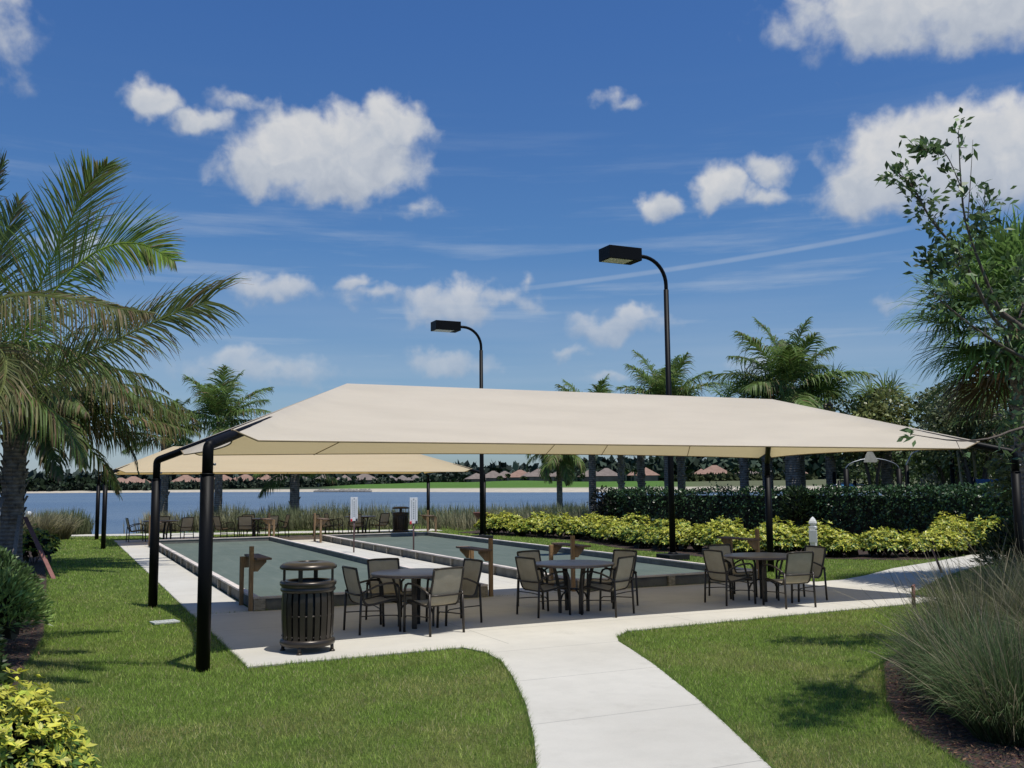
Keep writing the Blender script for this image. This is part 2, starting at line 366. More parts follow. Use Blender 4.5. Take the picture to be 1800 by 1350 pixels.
    wsc = t.new('ShaderNodeVectorMath', operation='SCALE'); t.link(wsub.outputs[0], wsc.inputs[0]); wsc.inputs['Scale'].default_value = 2.6
    wadd = t.new('ShaderNodeVectorMath', operation='ADD'); t.link(v, wadd.inputs[0]); t.link(wsc.outputs[0], wadd.inputs[1])
    field = None; sw = None; sy = None
    for (a0, e0, ra, re, dn) in CL:
        mp = t.new('ShaderNodeVectorMath', operation='SUBTRACT'); t.link(wadd.outputs[0], mp.inputs[0]); mp.inputs[1].default_value = (a0, e0, 0)
        dv = t.new('ShaderNodeVectorMath', operation='DIVIDE'); t.link(mp.outputs[0], dv.inputs[0]); dv.inputs[1].default_value = (ra, re, 1e6)
        ln = t.new('ShaderNodeVectorMath', operation='LENGTH'); t.link(dv.outputs[0], ln.inputs[0])
        f = t.math('MULTIPLY', t.math('SUBTRACT', 1, ln.outputs['Value']), dn)
        field = f if field is None else t.math('MAXIMUM', field, f)
        w_ = t.math('MAXIMUM', t.math('ADD', f, .25), 0); sp = t.new('ShaderNodeSeparateXYZ'); t.link(dv.outputs[0], sp.inputs[0]); wy = t.math('MULTIPLY', w_, sp.outputs[1])
        sw = w_ if sw is None else t.math('ADD', sw, w_); sy = wy if sy is None else t.math('ADD', sy, wy)
    nz = t.noise(v, .55, 7, .52, .2); nz2 = t.noise(v, 2.0, 5, .5)
    det = t.math('ADD', t.math('MULTIPLY', t.math('SUBTRACT', nz, .5), 1.5), t.math('MULTIPLY', t.math('SUBTRACT', nz2, .5), .20))
    fm = t.math('ADD', t.math('MAXIMUM', field, -.5), t.math('MULTIPLY', det, .62))
    def sstep(x, a, b):
        n = t.new('ShaderNodeMapRange', interpolation_type='SMOOTHSTEP'); n.inputs[1].default_value = a; n.inputs[2].default_value = b; t.link(x, n.inputs[0]); return n.outputs[0]
    mask = t.math('MULTIPLY', sstep(fm, -.02, .50), t.math('ADD', .48, t.math('MULTIPLY', sstep(el, 5, 17), .47)))
    vert = t.math('DIVIDE', sy, t.math('MAXIMUM', sw, .05)); nz3 = t.noise(wadd.outputs[0], .95, 5, .5)
    shade = t.ramp(t.math('ADD', t.math('ADD', .50, t.math('MULTIPLY', vert, .42)), t.math('MULTIPLY', t.math('SUBTRACT', nz3, .5), .6)), [(.05, tuple(c*k for c in (.36, .41, .50))), (.45, tuple(c*k for c in (.52, .555, .61))), (.75, tuple(c*k for c in (.665, .67, .68))), (1, tuple(c*k for c in (.74, .735, .73)))])
    # thin streaks and veil
    st = t.new('ShaderNodeMapping'); st.inputs['Scale'].default_value = (.035, .42, 1); st.inputs['Rotation'].default_value = (0, 0, .06); t.link(v, st.inputs[0])
    sn = t.noise(st.outputs[0], 1.6, 6, .6)
    band = t.math('MULTIPLY', sstep(el, 24, 10), sstep(el, -1, 3))
    streak = t.math('MULTIPLY', t.math('MULTIPLY', sstep(sn, .47, .75), band), .40)
    veil = t.math('MULTIPLY', t.math('MULTIPLY', sstep(el, 15, 3), sstep(t.noise(st.outputs[0], .9, 4, .5), .2, .75)), .42)
    thin = t.math('MAXIMUM', streak, veil)
    # contrail
    slope = (13.83-11.46)/(22.89+.64)
    dl = t.math('ABSOLUTE', t.math('SUBTRACT', el, t.math('ADD', t.math('MULTIPLY', az, slope), 11.46+.64*slope)))
    ct = t.math('MULTIPLY', t.math('MULTIPLY', sstep(dl, .22, .05), t.math('MULTIPLY', sstep(az, -3, 4), sstep(az, 25, 20))), t.math('ADD', .18, t.math('MULTIPLY', nz, .22)))
    thin = t.math('MAXIMUM', thin, ct)
    c = t.mix(thin, base, tuple(x*k for x in (.49, .56, .655)))
    c = t.mix(mask, c, shade)
    t.link(c, bg.inputs[0])
SKY_STRENGTH = .1
SKYT = [(.54, .68, .86), (.58, .75, .93), (.48, .74, 1.0), (.43, .72, 1.09)]
setup_view()

# ------------------------------------------------------------------ the setting
def pxz(x, d):      # bearing of a far thing: lateral ratio and depth -> world xy
    p = FWD*d+RGT*((x-900)/1701*d); return float(p[0]), float(p[1])
PATIO = [(1.89,10.83),(4.4,10.93),(6.8,11.10),(9.81,11.31),(12.2,11.44),(13.45,11.53),(13.9,11.57),(13.55,11.75),(13.1,11.96),(13.2,12.24),(13.35,12.5),(13.37,14.8),(13.2,15.2),(12.75,15.56),(1.89,15.56)]
FRONT = [(4.4,10.93),(4.52,10.5),(4.45,9.9),(4.21,9.1),(3.78,7.89),(3.34,6.83),(3.0,6.1),(2.55,5.2),(1.9,4.1),(1.0,2.9),(-.4,1.2),(-1.6,-.4),(-.2,-1.6),(1.0,-.1),(2.2,1.4),(3.2,2.9),(3.95,4.3),(4.44,5.45),(4.79,6.28),(5.2,7.29),(5.81,8.96),(6.14,10.01),(6.26,10.42),(6.45,10.78),(6.8,11.10)]
RIGHT = [(13.35,12.5),(13.97,12.86),(15.2,13.65),(16.6,14.55),(18.96,15.74),(21.5,16.8),(25,18.1),(29,19.2),(29,20.9),(25,19.7),(21.65,18.2),(19.37,17.21),(16.9,16.27),(15.09,15.29),(14.1,14.89),(13.37,14.8)]
LWALK = [(1.89,15.575),(2.79,15.575),(2.79,34.55),(1.89,34.55)]
MWALK = [(6.78,15.575),(8.52,15.575),(8.52,34.55),(6.78,34.55)]
FARP = [(1.89,34.565),(12.6,34.565),(13.3,36.5),(13.0,38.6),(1.89,39.2)]
CONN = [(3.7,39.11),(5.5,39.0),(5.6,41.9),(3.6,42.5)]
LAKEP = [(-14,46.4),(-3,44.9),(.59,43.8),(3.6,42.5),(5.6,41.9),(8.57,41.05),(11.3,40.35),(15,39.4),(15.2,41.2),(11.3,42.1),(8.7,42.8),(3,44.5),(-2.8,46.6),(-14,48.2)]
BED_L = [(-.35,3),(-.32,6.5),(-.28,8.1),(-.3,11.4),(-.12,14.3),(-.15,19),(-.18,23),(-.3,28),(-.3,33.6),(-.9,38),(-3,41),(-14,43),(-14,3)]
BED_R = [(7.0,6.9),(8.0,7.9),(9.6,8.9),(12.2,9.6),(16,9.3),(16,1),(4.2,1.5),(4.9,3.6),(5.62,4.85),(5.88,5.36),(6.19,5.97),(6.6,6.5)]
BED_Y = [(14.9,37.5),(15.4,34.6),(15.95,32.2),(16.1,29),(15.3,25),(15.6,22.6),(15.2,20.6),(15.9,19.6),(17.6,19.3),(18.0,18.7),(18.8,17.9),(19.9,17.8),(21.6,18.35),(25,19.9),(29,21.2),(30,34),(27,39),(19,41)]
def slab(name, poly, z0, z1, mat):
    m = MB().prism(poly, z0, z1); o = m.build(name, mat); tag(o, kind='structure'); return o
slab('patio', PATIO, -.08, .016, 'concrete'); slab('front_path', FRONT, -.08, .016, 'concrete'); slab('right_path', RIGHT, -.08, .016, 'concrete')
slab('side_path', LWALK, -.08, .015, 'concrete'); slab('court_walkway', MWALK, -.08, .015, 'concrete'); slab('far_patio', FARP, -.08, .016, 'concrete')
slab('connecting_path', CONN, -.08, .014, 'concrete'); slab('lakeside_path', LAKEP, -.08, .016, 'concrete')
slab('planting_bed', BED_L, -.05, .012, 'mulch'); slab('grass_bed', BED_R, -.05, .012, 'mulch'); slab('shrub_bed', BED_Y, -.05, .012, 'mulch')
SHX = [-120, -60, 0, 12, 30, 45, 140, 260]; SHY = [50, 48, 47.8, 50.5, 60, 66, 86, 110]
def lawn():
    xs = np.concatenate([np.linspace(-120, -20, 6), np.linspace(-15, 40, 45), np.linspace(50, 260, 10)]); vs = []; rows = []
    base = [-60, -20, -5, 0, 5, 10, 15, 20, 25, 30, 35]
    off = [(-6, 0), (-4, -.03), (-2, -.14), (0, -.42), (5, -1.0)]
    for x in xs:
        s = float(np.interp(x, SHX, SHY))
        for y in base: vs.append((x, y, 0))
        for o, z in off: vs.append((x, s+o, z))
    nr = len(base)+len(off); fs = [(i*nr+j, (i+1)*nr+j, (i+1)*nr+j+1, i*nr+j+1) for i in range(len(xs)-1) for j in range(nr-1)]
    tag(MB().add(vs, fs, True).build('ground', 'turf'), kind='structure')
lawn()
def lake():
    vs = [(-6000, 40, -.35), (6000, 40, -.35), (6000, 9000, -.35), (-6000, 9000, -.35)]
    tag(MB().add(vs, [(0, 1, 2, 3)]).build('lake', 'water'), kind='structure')
lake()
SX = [-700, -300, 0, 400, 700, 900, 1300, 1800, 2400, 3200]; SD = [760, 680, 610, 520, 395, 315, 262, 235, 215, 200]
def far_shore():
    xs = np.linspace(-700, 3200, 150)
    prof = [(-6, -1.2), (0, -.36), (3, -.05), (14, .75), (24, 1.1), (60, 1.6), (150, 2.2), (300, 2.5), (480, 2.8), (5000, 3.0)]
    V = []; C = []
    sand = np.array([.50, .45, .36]); green = np.array([.085, .17, .03]); dark = np.array([.035, .05, .025]); scrub = np.array([.12, .13, .07])
    for x in xs:
        d0 = float(np.interp(x, SX, SD)); g = np.clip((x-560)/60, 0, 1); r = np.clip((x-1150)/80, 0, 1)
        far = d0 > 400
        for k, (o, z) in enumerate(prof):
            wob = 1.5*math.sin(x*.031)+1.0*math.sin(x*.083) if 1 < k < 5 else 0
            dd = d0+(o if not far or k > 4 else o*.9)+wob
            hump = .9*math.exp(-((x-905)/70)**2)+.6*math.exp(-((x-760)/60)**2) if k in (5, 6, 7) else 0
            X, Y = pxz(x, dd); V.append((X, Y, z+(0, 0, 0, 0, .15, .7, 1.1, .9, .3, 0)[k]*g+hump*(.5 if k == 5 else 1)))
            s = 3
            c = sand if k <= s else (green*g+dark*(1-g))
            if k > s and r > 0: c = c*(1-r)+scrub*r if k < 7 else c
            if k == 7 or k == 8: c = c*.8
            C.append(c)
    n = len(prof); fs = [(i*n+j, (i+1)*n+j, (i+1)*n+j+1, i*n+j+1) for i in range(len(xs)-1) for j in range(n-1)]
    o = MB().add(V, fs, True).build('far_shore', 'far_ground'); tag(o, kind='structure')
    a = o.data.color_attributes.new('Col', 'FLOAT_COLOR', 'POINT'); a.data.foreach_set('color', np.concatenate([np.array(C), np.ones((len(C), 1))], 1).astype(np.float32).ravel())
far_shore()

# ------------------------------------------------------------------ lawn blades
def lawn_grass():
    lb = LB()
    def scatter(n, dmin, dmax, power=1.0):
        d = dmin*(dmax/dmin)**RNG.random(n); lat = RNG.uniform(-.60, .60, n)
        P = FWD[None]*d[:, None]+RGT[None]*(lat*d)[:, None]; return P[:, 0], P[:, 1], d
    x, y, d = scatter(640000, 4.6, 46)
    keep = (x > -1.5)
    for poly in (PATIO, FRONT, RIGHT, LWALK, MWALK, FARP, CONN, LAKEP, BED_L, BED_R, BED_Y): keep &= ~inpoly(x, y, poly)
    keep &= ~((x > 2.7) & (x < 6.8) & (y > 15.4) & (y < 34.7)) & ~((x > 8.4) & (x < 12.7) & (y > 15.4) & (y < 34.7))
    keep &= y < np.interp(x, SHX, SHY)-3.5
    x, y, d = x[keep], y[keep], d[keep]; n = len(x)
    h = RNG.uniform(.016, .038, n)*(1+.10*np.clip(d/12, 0, 2)); w = np.maximum(.0035, d*.00055)*RNG.uniform(.7, 1.3, n)
    a = RNG.uniform(0, 2*PI, n); lean = RNG.uniform(.15, 1.0, n)
    P = np.stack([x, y, np.zeros(n)], 1); S = np.stack([np.cos(a), np.sin(a), np.zeros(n)], 1)*w[:, None]/2
    b = RNG.uniform(0, 2*PI, n); T = P+np.stack([np.cos(b)*lean*h, np.sin(b)*lean*h, h], 1)
    yel = np.clip((vnoise(x, y, .8, 1)*.6+vnoise(x, y, 2.6, 2)*.4-.45)*3.2, 0, 1)*np.clip(1.35-d/16, .12, 1)
    c = np.array([.26, .375, .066])[None]*(1-yel[:, None])+np.array([.40, .37, .13])[None]*yel[:, None]
    dry = RNG.random(n) < .10+.16*yel
    c = np.where(dry[:, None], np.array([.40, .36, .19])[None], c)*(RNG.uniform(.65, 1.3, n)*(.8+.4*vnoise(x, y, 5, 4)))[:, None]
    lb.quads(np.stack([P-S, P+S, T+S*.25, T-S*.25], 1), c)
    polys = (PATIO, FRONT, RIGHT, LWALK, BED_L, BED_R)
    for poly in polys:
        for i in range(len(poly)):
            a, b2 = np.array(poly[i]), np.array(poly[(i+1) % len(poly)]); e = b2-a; Ln = np.linalg.norm(e); mid_ = (a+b2)/2; dd = np.linalg.norm(mid_)
            if dd > 24 or dd < 4 or mid_ @ FWD[:2] < 3 or mid_[0] < -.6: continue
            m = int(Ln*(420 if dd < 14 else 200)); nn = np.array([-e[1], e[0]])/Ln; u = RNG.random(m); side = RNG.choice([-1., 1.], m); o_ = RNG.uniform(.004, .035, m)*side
            q = a[None]+e[None]*u[:, None]+nn[None]*o_[:, None]; ok = np.ones(m, bool)
            for pl in (PATIO, FRONT, RIGHT, LWALK, MWALK, BED_L, BED_R): ok &= ~inpoly(q[:, 0], q[:, 1], pl)
            q = q[ok]; sd = side[ok]; m = len(q)
            if not m: continue
            h = RNG.uniform(.025, .06, m); w = RNG.uniform(.003, .0055, m); ang = RNG.uniform(0, PI, m); P = np.stack([q[:, 0], q[:, 1], np.zeros(m)], 1); S = np.stack([np.cos(ang), np.sin(ang), np.zeros(m)], 1)*w[:, None]/2
            ln = RNG.uniform(-.3, 1.0, m)*h; T = P+np.stack([-nn[0]*sd*ln+RNG.normal(0, .008, m), -nn[1]*sd*ln+RNG.normal(0, .008, m), h], 1)
            lb.quads(np.stack([P-S, P+S, T+S*.25, T-S*.25], 1), np.array([[.18, .27, .058]])*RNG.uniform(.55, 1.35, (m, 1)))
    o = lb.build('lawn_grass', 'grass'); tag(o, 'short mown green lawn grass around the patio and paths', 'grass', kind='stuff')
lawn_grass()

def mulch_chips():
    lb = LB()
    for poly, x0, x1, y0, y1, n in ((BED_R, 4.5, 11, 3.2, 9.6, 16000), (BED_L, -3, .1, 5.5, 25, 9000)):
        x = RNG.uniform(x0, x1, n); y = RNG.uniform(y0, y1, n); k = inpoly(x, y, poly); x, y = x[k], y[k]; m = len(x)
        ex = RNG.random(m) < .06; x = x+np.where(ex, RNG.normal(0, .12, m), 0); y = y+np.where(ex, RNG.normal(0, .12, m), 0)
        P = np.stack([x, y, RNG.uniform(.012, .035, m)], 1); D = rdir(m); D[:, 2] *= .3; N = nrm(np.array([[0, 0, 1.]])+rdir(m)*.5)
        lb.leaves(P, D, N, RNG.uniform(.025, .075, m), RNG.uniform(.008, .02, m), np.array([[.13, .078, .05]])*RNG.uniform(.3, 1.8, (m, 1)), 0)
    tag(lb.build('mulch_chips', 'far_leaf'), 'brown bark mulch chips covering the planting beds', 'mulch', kind='stuff')
mulch_chips()

# ------------------------------------------------------------------ shade canopies
def canopy(name, label, x0, y0, L, W, fabric, bows):
    t = thing(name, label, 'shade canopy', (x0, y0, 0), 0)
    zc, ze, zr = 2.078, 2.385, 3.36; rx = 2.36
    corners = [(0, 0), (0, W), (L, W), (L, 0)]
    ridge = [Vector((rx, W/2, zr)), Vector((L-rx, W/2, zr))]
    for i, (x, y) in enumerate(corners):
        p = MB().tube([(x, y, -.1), (x, y, zc)], .0735, 24); p.lathe([(.0735, zc-.012), (.079, zc-.010), (.079, zc), (.062, zc+.004)], 24, (x, y, 0))
        po = p.build('post', 'black_metal', t)
        b = MB()
        for k in range(2): b.lathe([(0, 0), (.02, 0), (.02, .018), (0, .018)], 8, (0, 0, 0))
        r = ridge[0] if i < 2 else ridge[1]
        e = Vector((x, y, ze)); d = (r-e).normalized()
        pts = [(x, y, zc-.02), (x, y, ze-.07)]
        for k in range(1, 6):
            u = k/6; q = Vector((x, y, ze-.07))*(1-u)**2+e*2*u*(1-u)+(e+d*.07)*u*u; pts.append(tuple(q))
        pts += [tuple(e+d*.07), tuple(e+d*.6), tuple(r)]
        rf = MB().tube(pts, .0585, 20).build('rafter', 'black_metal', t)
        MB().tube([(x+.06, y-.03, zc+.10), (x+.075, y-.045, zc+.10)], .014, 8).build('bolt', 'steel', rf)
    MB().tube([tuple(ridge[0]), tuple(ridge[1])], .05, 14).build('ridge_beam', 'black_metal', t)
    # cloth: four panels meeting on ridge and hips, hems bowed inwards between the corners
    ins = .13; up = .085
    cc = []
    for i, (x, y) in enumerate(corners):
        r = ridge[0] if i < 2 else ridge[1]; e = Vector((x, y, ze)); cc.append(e+(r-e)*ins+Vector((0, 0, .068)))
    rt = [r+Vector((0, 0, up)) for r in ridge]
    cent = Vector((L/2, W/2, 0))
    m = MB(); hems = []; seams = []
    faces = [(cc[0], cc[3], rt[0], rt[1], bows[0], 40), (cc[3], cc[2], rt[1], rt[1], bows[1], 20), (cc[2], cc[1], rt[1], rt[0], bows[2], 40), (cc[1], cc[0], rt[0], rt[0], bows[3], 20)]
    for (A, B, RA, RB, bow, n) in faces:
        mid = (A+B)/2; inward = ((RA+RB)/2-mid); inward.z = 0; inward.normalize(); inn = inward*bow
        rows = []
        nt = 12
        for j in range(nt+1):
            v = j/nt; row = []
            for i in range(n+1):
                s = i/n; ee = min(s, 1-s)*(B-A).length; bt = A.lerp(B, s)+inn*(1-(2*s-1)**2)+Vector((0, 0, bow*.05*(1-(2*s-1)**2)-.125*(1-math.exp(-ee/.06)))); tp = RA.lerp(RB, s)
                q = bt.lerp(tp, v); q.z -= (.06 if n == 40 else 0)*math.sin(PI*v)*math.sin(PI*s)**.6; row.append(q)
            rows.append(row)
        vs = [q for row in rows for q in row]; k = n+1
        m.add(vs, [(j*k+i, j*k+i+1, (j+1)*k+i+1, (j+1)*k+i) for j in range(nt) for i in range(n)], True)
        hems.append(rows[0])
        if n == 40:
            if A is cc[2]:
                for s in (8, 15, 19, 33): seams.append([rows[j][s]-Vector((0, 0, .012)) for j in range(nt)])
    cl = m.build('cloth', fabric, t)
    for hm in hems: MB().tube(hm, .010, 6).build('hem', 'hem', cl)
    for s in seams: MB().tube(s, .0075, 4).build('seam', 'hem', cl)
    return t
canopy('shade_canopy', 'large beige hip shade canopy on black posts over the near patio tables', 1.436, 10.88, 12.65, 6.12, 'shade_fabric', (.34, .62, .72, .22))
canopy('shade_canopy', 'yellowish far shade canopy on black posts beside the lake behind the courts', 1.33, 34.15, 13.35, 6.2, 'yellow_shade_fabric', (.30, .5, .38, .22))

# ------------------------------------------------------------------ bocce courts
def court(label, x0, x1, y0, y1):
    t = thing('bocce_court', label, 'bocce court', ((x0+x1)/2, (y0+y1)/2, 0)); w = (x1-x0)/2; l = (y1-y0)/2; H = .222
    MB().prism([(-w+.08, -l+.08), (w-.08, -l+.08), (w-.08, l-.08), (-w+.08, l-.08)], 0, .085).build('playing_surface', 'clay', t)
    for s in (-1, 1):
        MB().box((s*(w-.075), 0, H/2-.012), (.04, 2*l-.11, H-.026)).build('side_board', 'rail_side', t, .004)
        MB().box((0, s*(l-.075), H/2-.012), (2*w-.196, .04, H-.026)).build('end_board', 'rail_side', t, .004)
        c = MB(); n = 6
        for k in range(n):
            a = -l+2*l*k/n; b = -l+2*l*(k+1)/n; c.box((s*(w-.055), (a+b)/2, H-.0105+.002*(k % 2)), (.11, b-a-.006, .03))
        c.build('side_cap', 'cap_wood', t, .004)
        MB().box((0, s*(l-.055), H-.0125), (2*w-.224, .11, .03)).build('end_cap', 'cap_wood', t, .004)
    ny = int(2*l/1.22)
    for s in (-1, 1):
        for k in range(ny+1):
            y = -l+.05+(2*l-.1)*k/ny
            MB().box((s*(w-.032), y, .098), (.052, .10, .19)).build('stake', 'rail_wood', t, .004)
        for k in range(0, 5):
            x = -w+.11+(2*w-.22)*k/4; MB().box((x, s*(l-.03), .098), (.15, .05, .19)).build('stake', 'rail_wood', t, .004)
    return t
court('left bocce court, grey green clay inside low wooden boards', 2.79, 6.77, 15.578, 34.54)
court('right bocce court beside the lawn, clay surface inside low wooden boards', 8.53, 12.585, 15.578, 34.54)
def shelf_stand(x, y, sx, sy, label):   # tall post at the court corner, short post further along the side, shelf reaching inwards (sx)
    t = thing('court_shelf', label, 'shelf', (x, y, 0), 0, 'wooden shelves at the court corners')
    MB().box((0, 0, .505), (.066, .066, 1.01)).build('post', 'new_wood', t, .006)
    MB().box((0, sy*.86, .40), (.066, .066, .80)).build('post', 'new_wood', t, .006)
    MB().box((sx*.165, sy*.38, .817), (.235, 1.12, .032)).build('shelf_board', 'shelf_wood', t, .004)
    for yy in (0, sy*.86):
        z = .798; b = MB(); y0 = yy-.02; y1 = yy+.02
        prof = [(.034, z), (.23, z), (.23, z-.04), (.15, z-.12), (.10, z-.18), (.034, z-.18)]
        n = len(prof); vs = [(sx*a, y0, c) for a, c in prof]+[(sx*a, y1, c) for a, c in prof]
        fs = [tuple(range(n)), tuple(reversed(range(n, 2*n)))]+[((i+1) % n, i, n+i, n+(i+1) % n) for i in range(n)]
        b.add(vs, fs).build('bracket', 'new_wood', t)
    return t
yn, yf = 15.63, 34.5
shelf_stand(2.755, yn, 1, 1, 'wooden two-post shelf at the near left court corner, behind the trash receptacle')
shelf_stand(6.84, yn, -1, 1, 'wooden shelf on two posts at the near right corner of the left court')
shelf_stand(8.46, yn, 1, 1, 'wooden shelf on two posts behind the middle patio table, near left corner of right court')
shelf_stand(12.64, yn, -1, 1, 'wooden shelf on two posts behind the right patio table, in front of yellow shrubs')
shelf_stand(2.755, yf, 1, -1, 'wooden shelf at far left corner of left court, half hidden by a canopy post')
shelf_stand(6.84, yf+.9, -1, -1, 'wooden shelf at the far right corner of the left court, before the lakeside chairs')
shelf_stand(8.2, yf-.3, 1, -1, 'wooden shelf at the far left corner of the right court, before the lakeside chairs')
shelf_stand(12.75, yf+.6, -1, -1, 'wooden shelf at the far right corner of right court, right of the far trash receptacle')
def scoreboard(x, y, label, rz):
    t = thing('scoreboard', label, 'scoreboard', (x, y, 0), rz, 'score posts on the walkway between the courts')
    MB().tube([(0, 0, 0), (0, 0, 1.02)], .022, 12).build('pole', 'pole_brown', t)
    z0, z1, w = .93, 1.62, .105
    b = MB().box((0, -.03, (z0+z1)/2), (2*w, .018, z1-z0)).build('board', 'board', t, .004)
    k = MB(); g = MB()
    for i in range(21):
        z = z0+.10+i*.0255
        for sx in (-1, 1): k.box((sx*.055, -.0405, z), (.022, .003, .012))
    k.box((0, -.0405, z1-.05), (.03, .003, .045))
    k.build('number_mark', 'greyink', b)
    for j in range(8): g.box((0, -.0405, z0+.14+j*.058), (.035, .003, .036))
    g.build('centre_mark', 'greyink', b)
    MB().box((-.075, -.055, z0+.02), (.05, .035, .075)).build('clip', 'redclip', t, .006)['label'] = 'red clip'
    MB().box((.075, -.055, z0+.03), (.05, .035, .075)).build('clip', 'ink', t, .006)['label'] = 'black clip'
    return t
scoreboard(7.85, 27.91, 'tall white scoreboard on brown pole, the left one on the walkway', -.28)
scoreboard(8.66, 24.95, 'tall white scoreboard on brown pole, right one in front of the far trash receptacle', -.33)

# ------------------------------------------------------------------ lamps, bins, furniture
def lamp(x, y, label, H, yaw=0):
    t = thing('street_lamp', label, 'lamp post', (x, y, 0), yaw, 'black lamp posts beside the courts')
    MB().box((0, 0, .05), (.62, .62, .20)).build('base_block', 'block', t, .015)
    MB().tube([(0, 0, .12), (0, 0, 2), (0, 0, H)], [.082, .078, .066], 20).lathe([(.13, .15), (.13, .17), (.09, .195)], 20).build('pole', 'black_metal', t)
    R = .70; pts = [(0, 0, H-.05), (0, 0, H+.05)]
    for k in range(0, 11):
        a = k/10*PI/2; pts.append((-R*(1-math.cos(a)), 0, H+.12+R*math.sin(a)))
    pts.append((-R-.18, 0, H+.12+R))
    MB().tube(pts, .05, 14).build('arm', 'black_metal', t)
    zc = H+.12+R-.02; xc = -R-.20-.48
    hd = MB().box((xc, 0, zc), (.96, .56, .33)).build('lamp_head', 'black_metal', t, .008)
    MB().box((xc-.10, 0, zc-.163), (.66, .46, .012)).build('lens', 'lens', hd)
    return t
lamp(14.25, 20.97, 'tall black lamp post with box head rising behind near canopy, right one', 7.0)
lamp(13.8, 32.3, 'black box-head lamp post further away, before the right corner of the far canopy', 6.85)
def bin_():
    t = thing('trash_receptacle', 'bronze slatted trash receptacle with open dome lid on patio front corner', 'trash bin', (2.7, 11.55, 0), 0, 'bronze trash receptacles')
    s = MB(); n = 22
    rim = [(.300, .10), (.312, .115), (.316, .14), (.305, .17), (.285, .175)]
    MB().lathe([(.0, .09), (.29, .09), (.312, .10), (.322, .125), (.316, .155), (.295, .17), (.0, .17)], 40).build('base_ring', 'bin_metal', t)
    for k in range(n):
        a = 2*PI*k/n; w = .058 if k % 6 else .075
        q = [(.288, .16), (.297, .30), (.303, .45), (.303, .6), (.295, .70), (.288, .745)]
        for i in range(len(q)-1):
            (r0, z0), (r1, z1) = q[i], q[i+1]
            vs = []
            for r, z in ((r0, z0), (r1, z1)):
                for dr in (0, .012):
                    for e in (-1, 1): vs.append(((r-dr)*math.cos(a)-e*w/2*math.sin(a), (r-dr)*math.sin(a)+e*w/2*math.cos(a), z))
            s.add(vs, [(0, 1, 5, 4), (3, 2, 6, 7), (1, 3, 7, 5), (2, 0, 4, 6)])
    s.build('slats', 'bin_metal', t)
    MB().lathe([(.0, .2), (.262, .2), (.268, .76), (.24, .76), (.235, .3), (0, .28)], 32).build('liner', 'dark', t)
    b = MB().lathe([(.29, .43), (.296, .435), (.296, .445), (.29, .45)], 32)
    for k in range(n):
        a = 2*PI*(k+.5)/n
        for z in (.2, .44): b.lathe([(0, .012), (.006, .009), (.009, 0)], 6, (.296*math.cos(a), .296*math.sin(a), z))
    b.build('hoop', 'bin_metal', t)
    MB().lathe([(.275, .70), (.302, .705), (.318, .72), (.322, .74), (.308, .755), (.312, .77), (.328, .785), (.330, .815), (.318, .83), (.27, .835), (.24, .82), (.235, .77)], 44).build('upper_ring', 'bin_metal', t)
    for k in range(4):
        a = PI/4+.25+k*PI/2; x, y = .292*math.cos(a), .292*math.sin(a)
        MB().box((x, y, .895), (.018, .05, .16), a).build('lid_post', 'bin_metal', t, .003)
        MB().tube([(x, y, .115), (x*1.02, y*1.02, .03)], .02, 10).lathe([(.034, .014), (.034, .03), (.02, .04)], 12, (x*1.02, y*1.02, 0), cap=True).build('foot', 'bin_metal', t)
    MB().lathe([(.285, .965), (.322, .968), (.334, .985), (.33, 1.005), (.30, 1.028), (.24, 1.045), (.12, 1.052), (.115, 1.035), (.11, .975), (.285, .965)], 44).build('lid', 'bin_metal', t)
    return t
BIN = bin_()
dup(BIN, (12.5, 37.6, 0), .3, 'bronze trash receptacle standing at the lake edge of the far patio', scale=1.06)
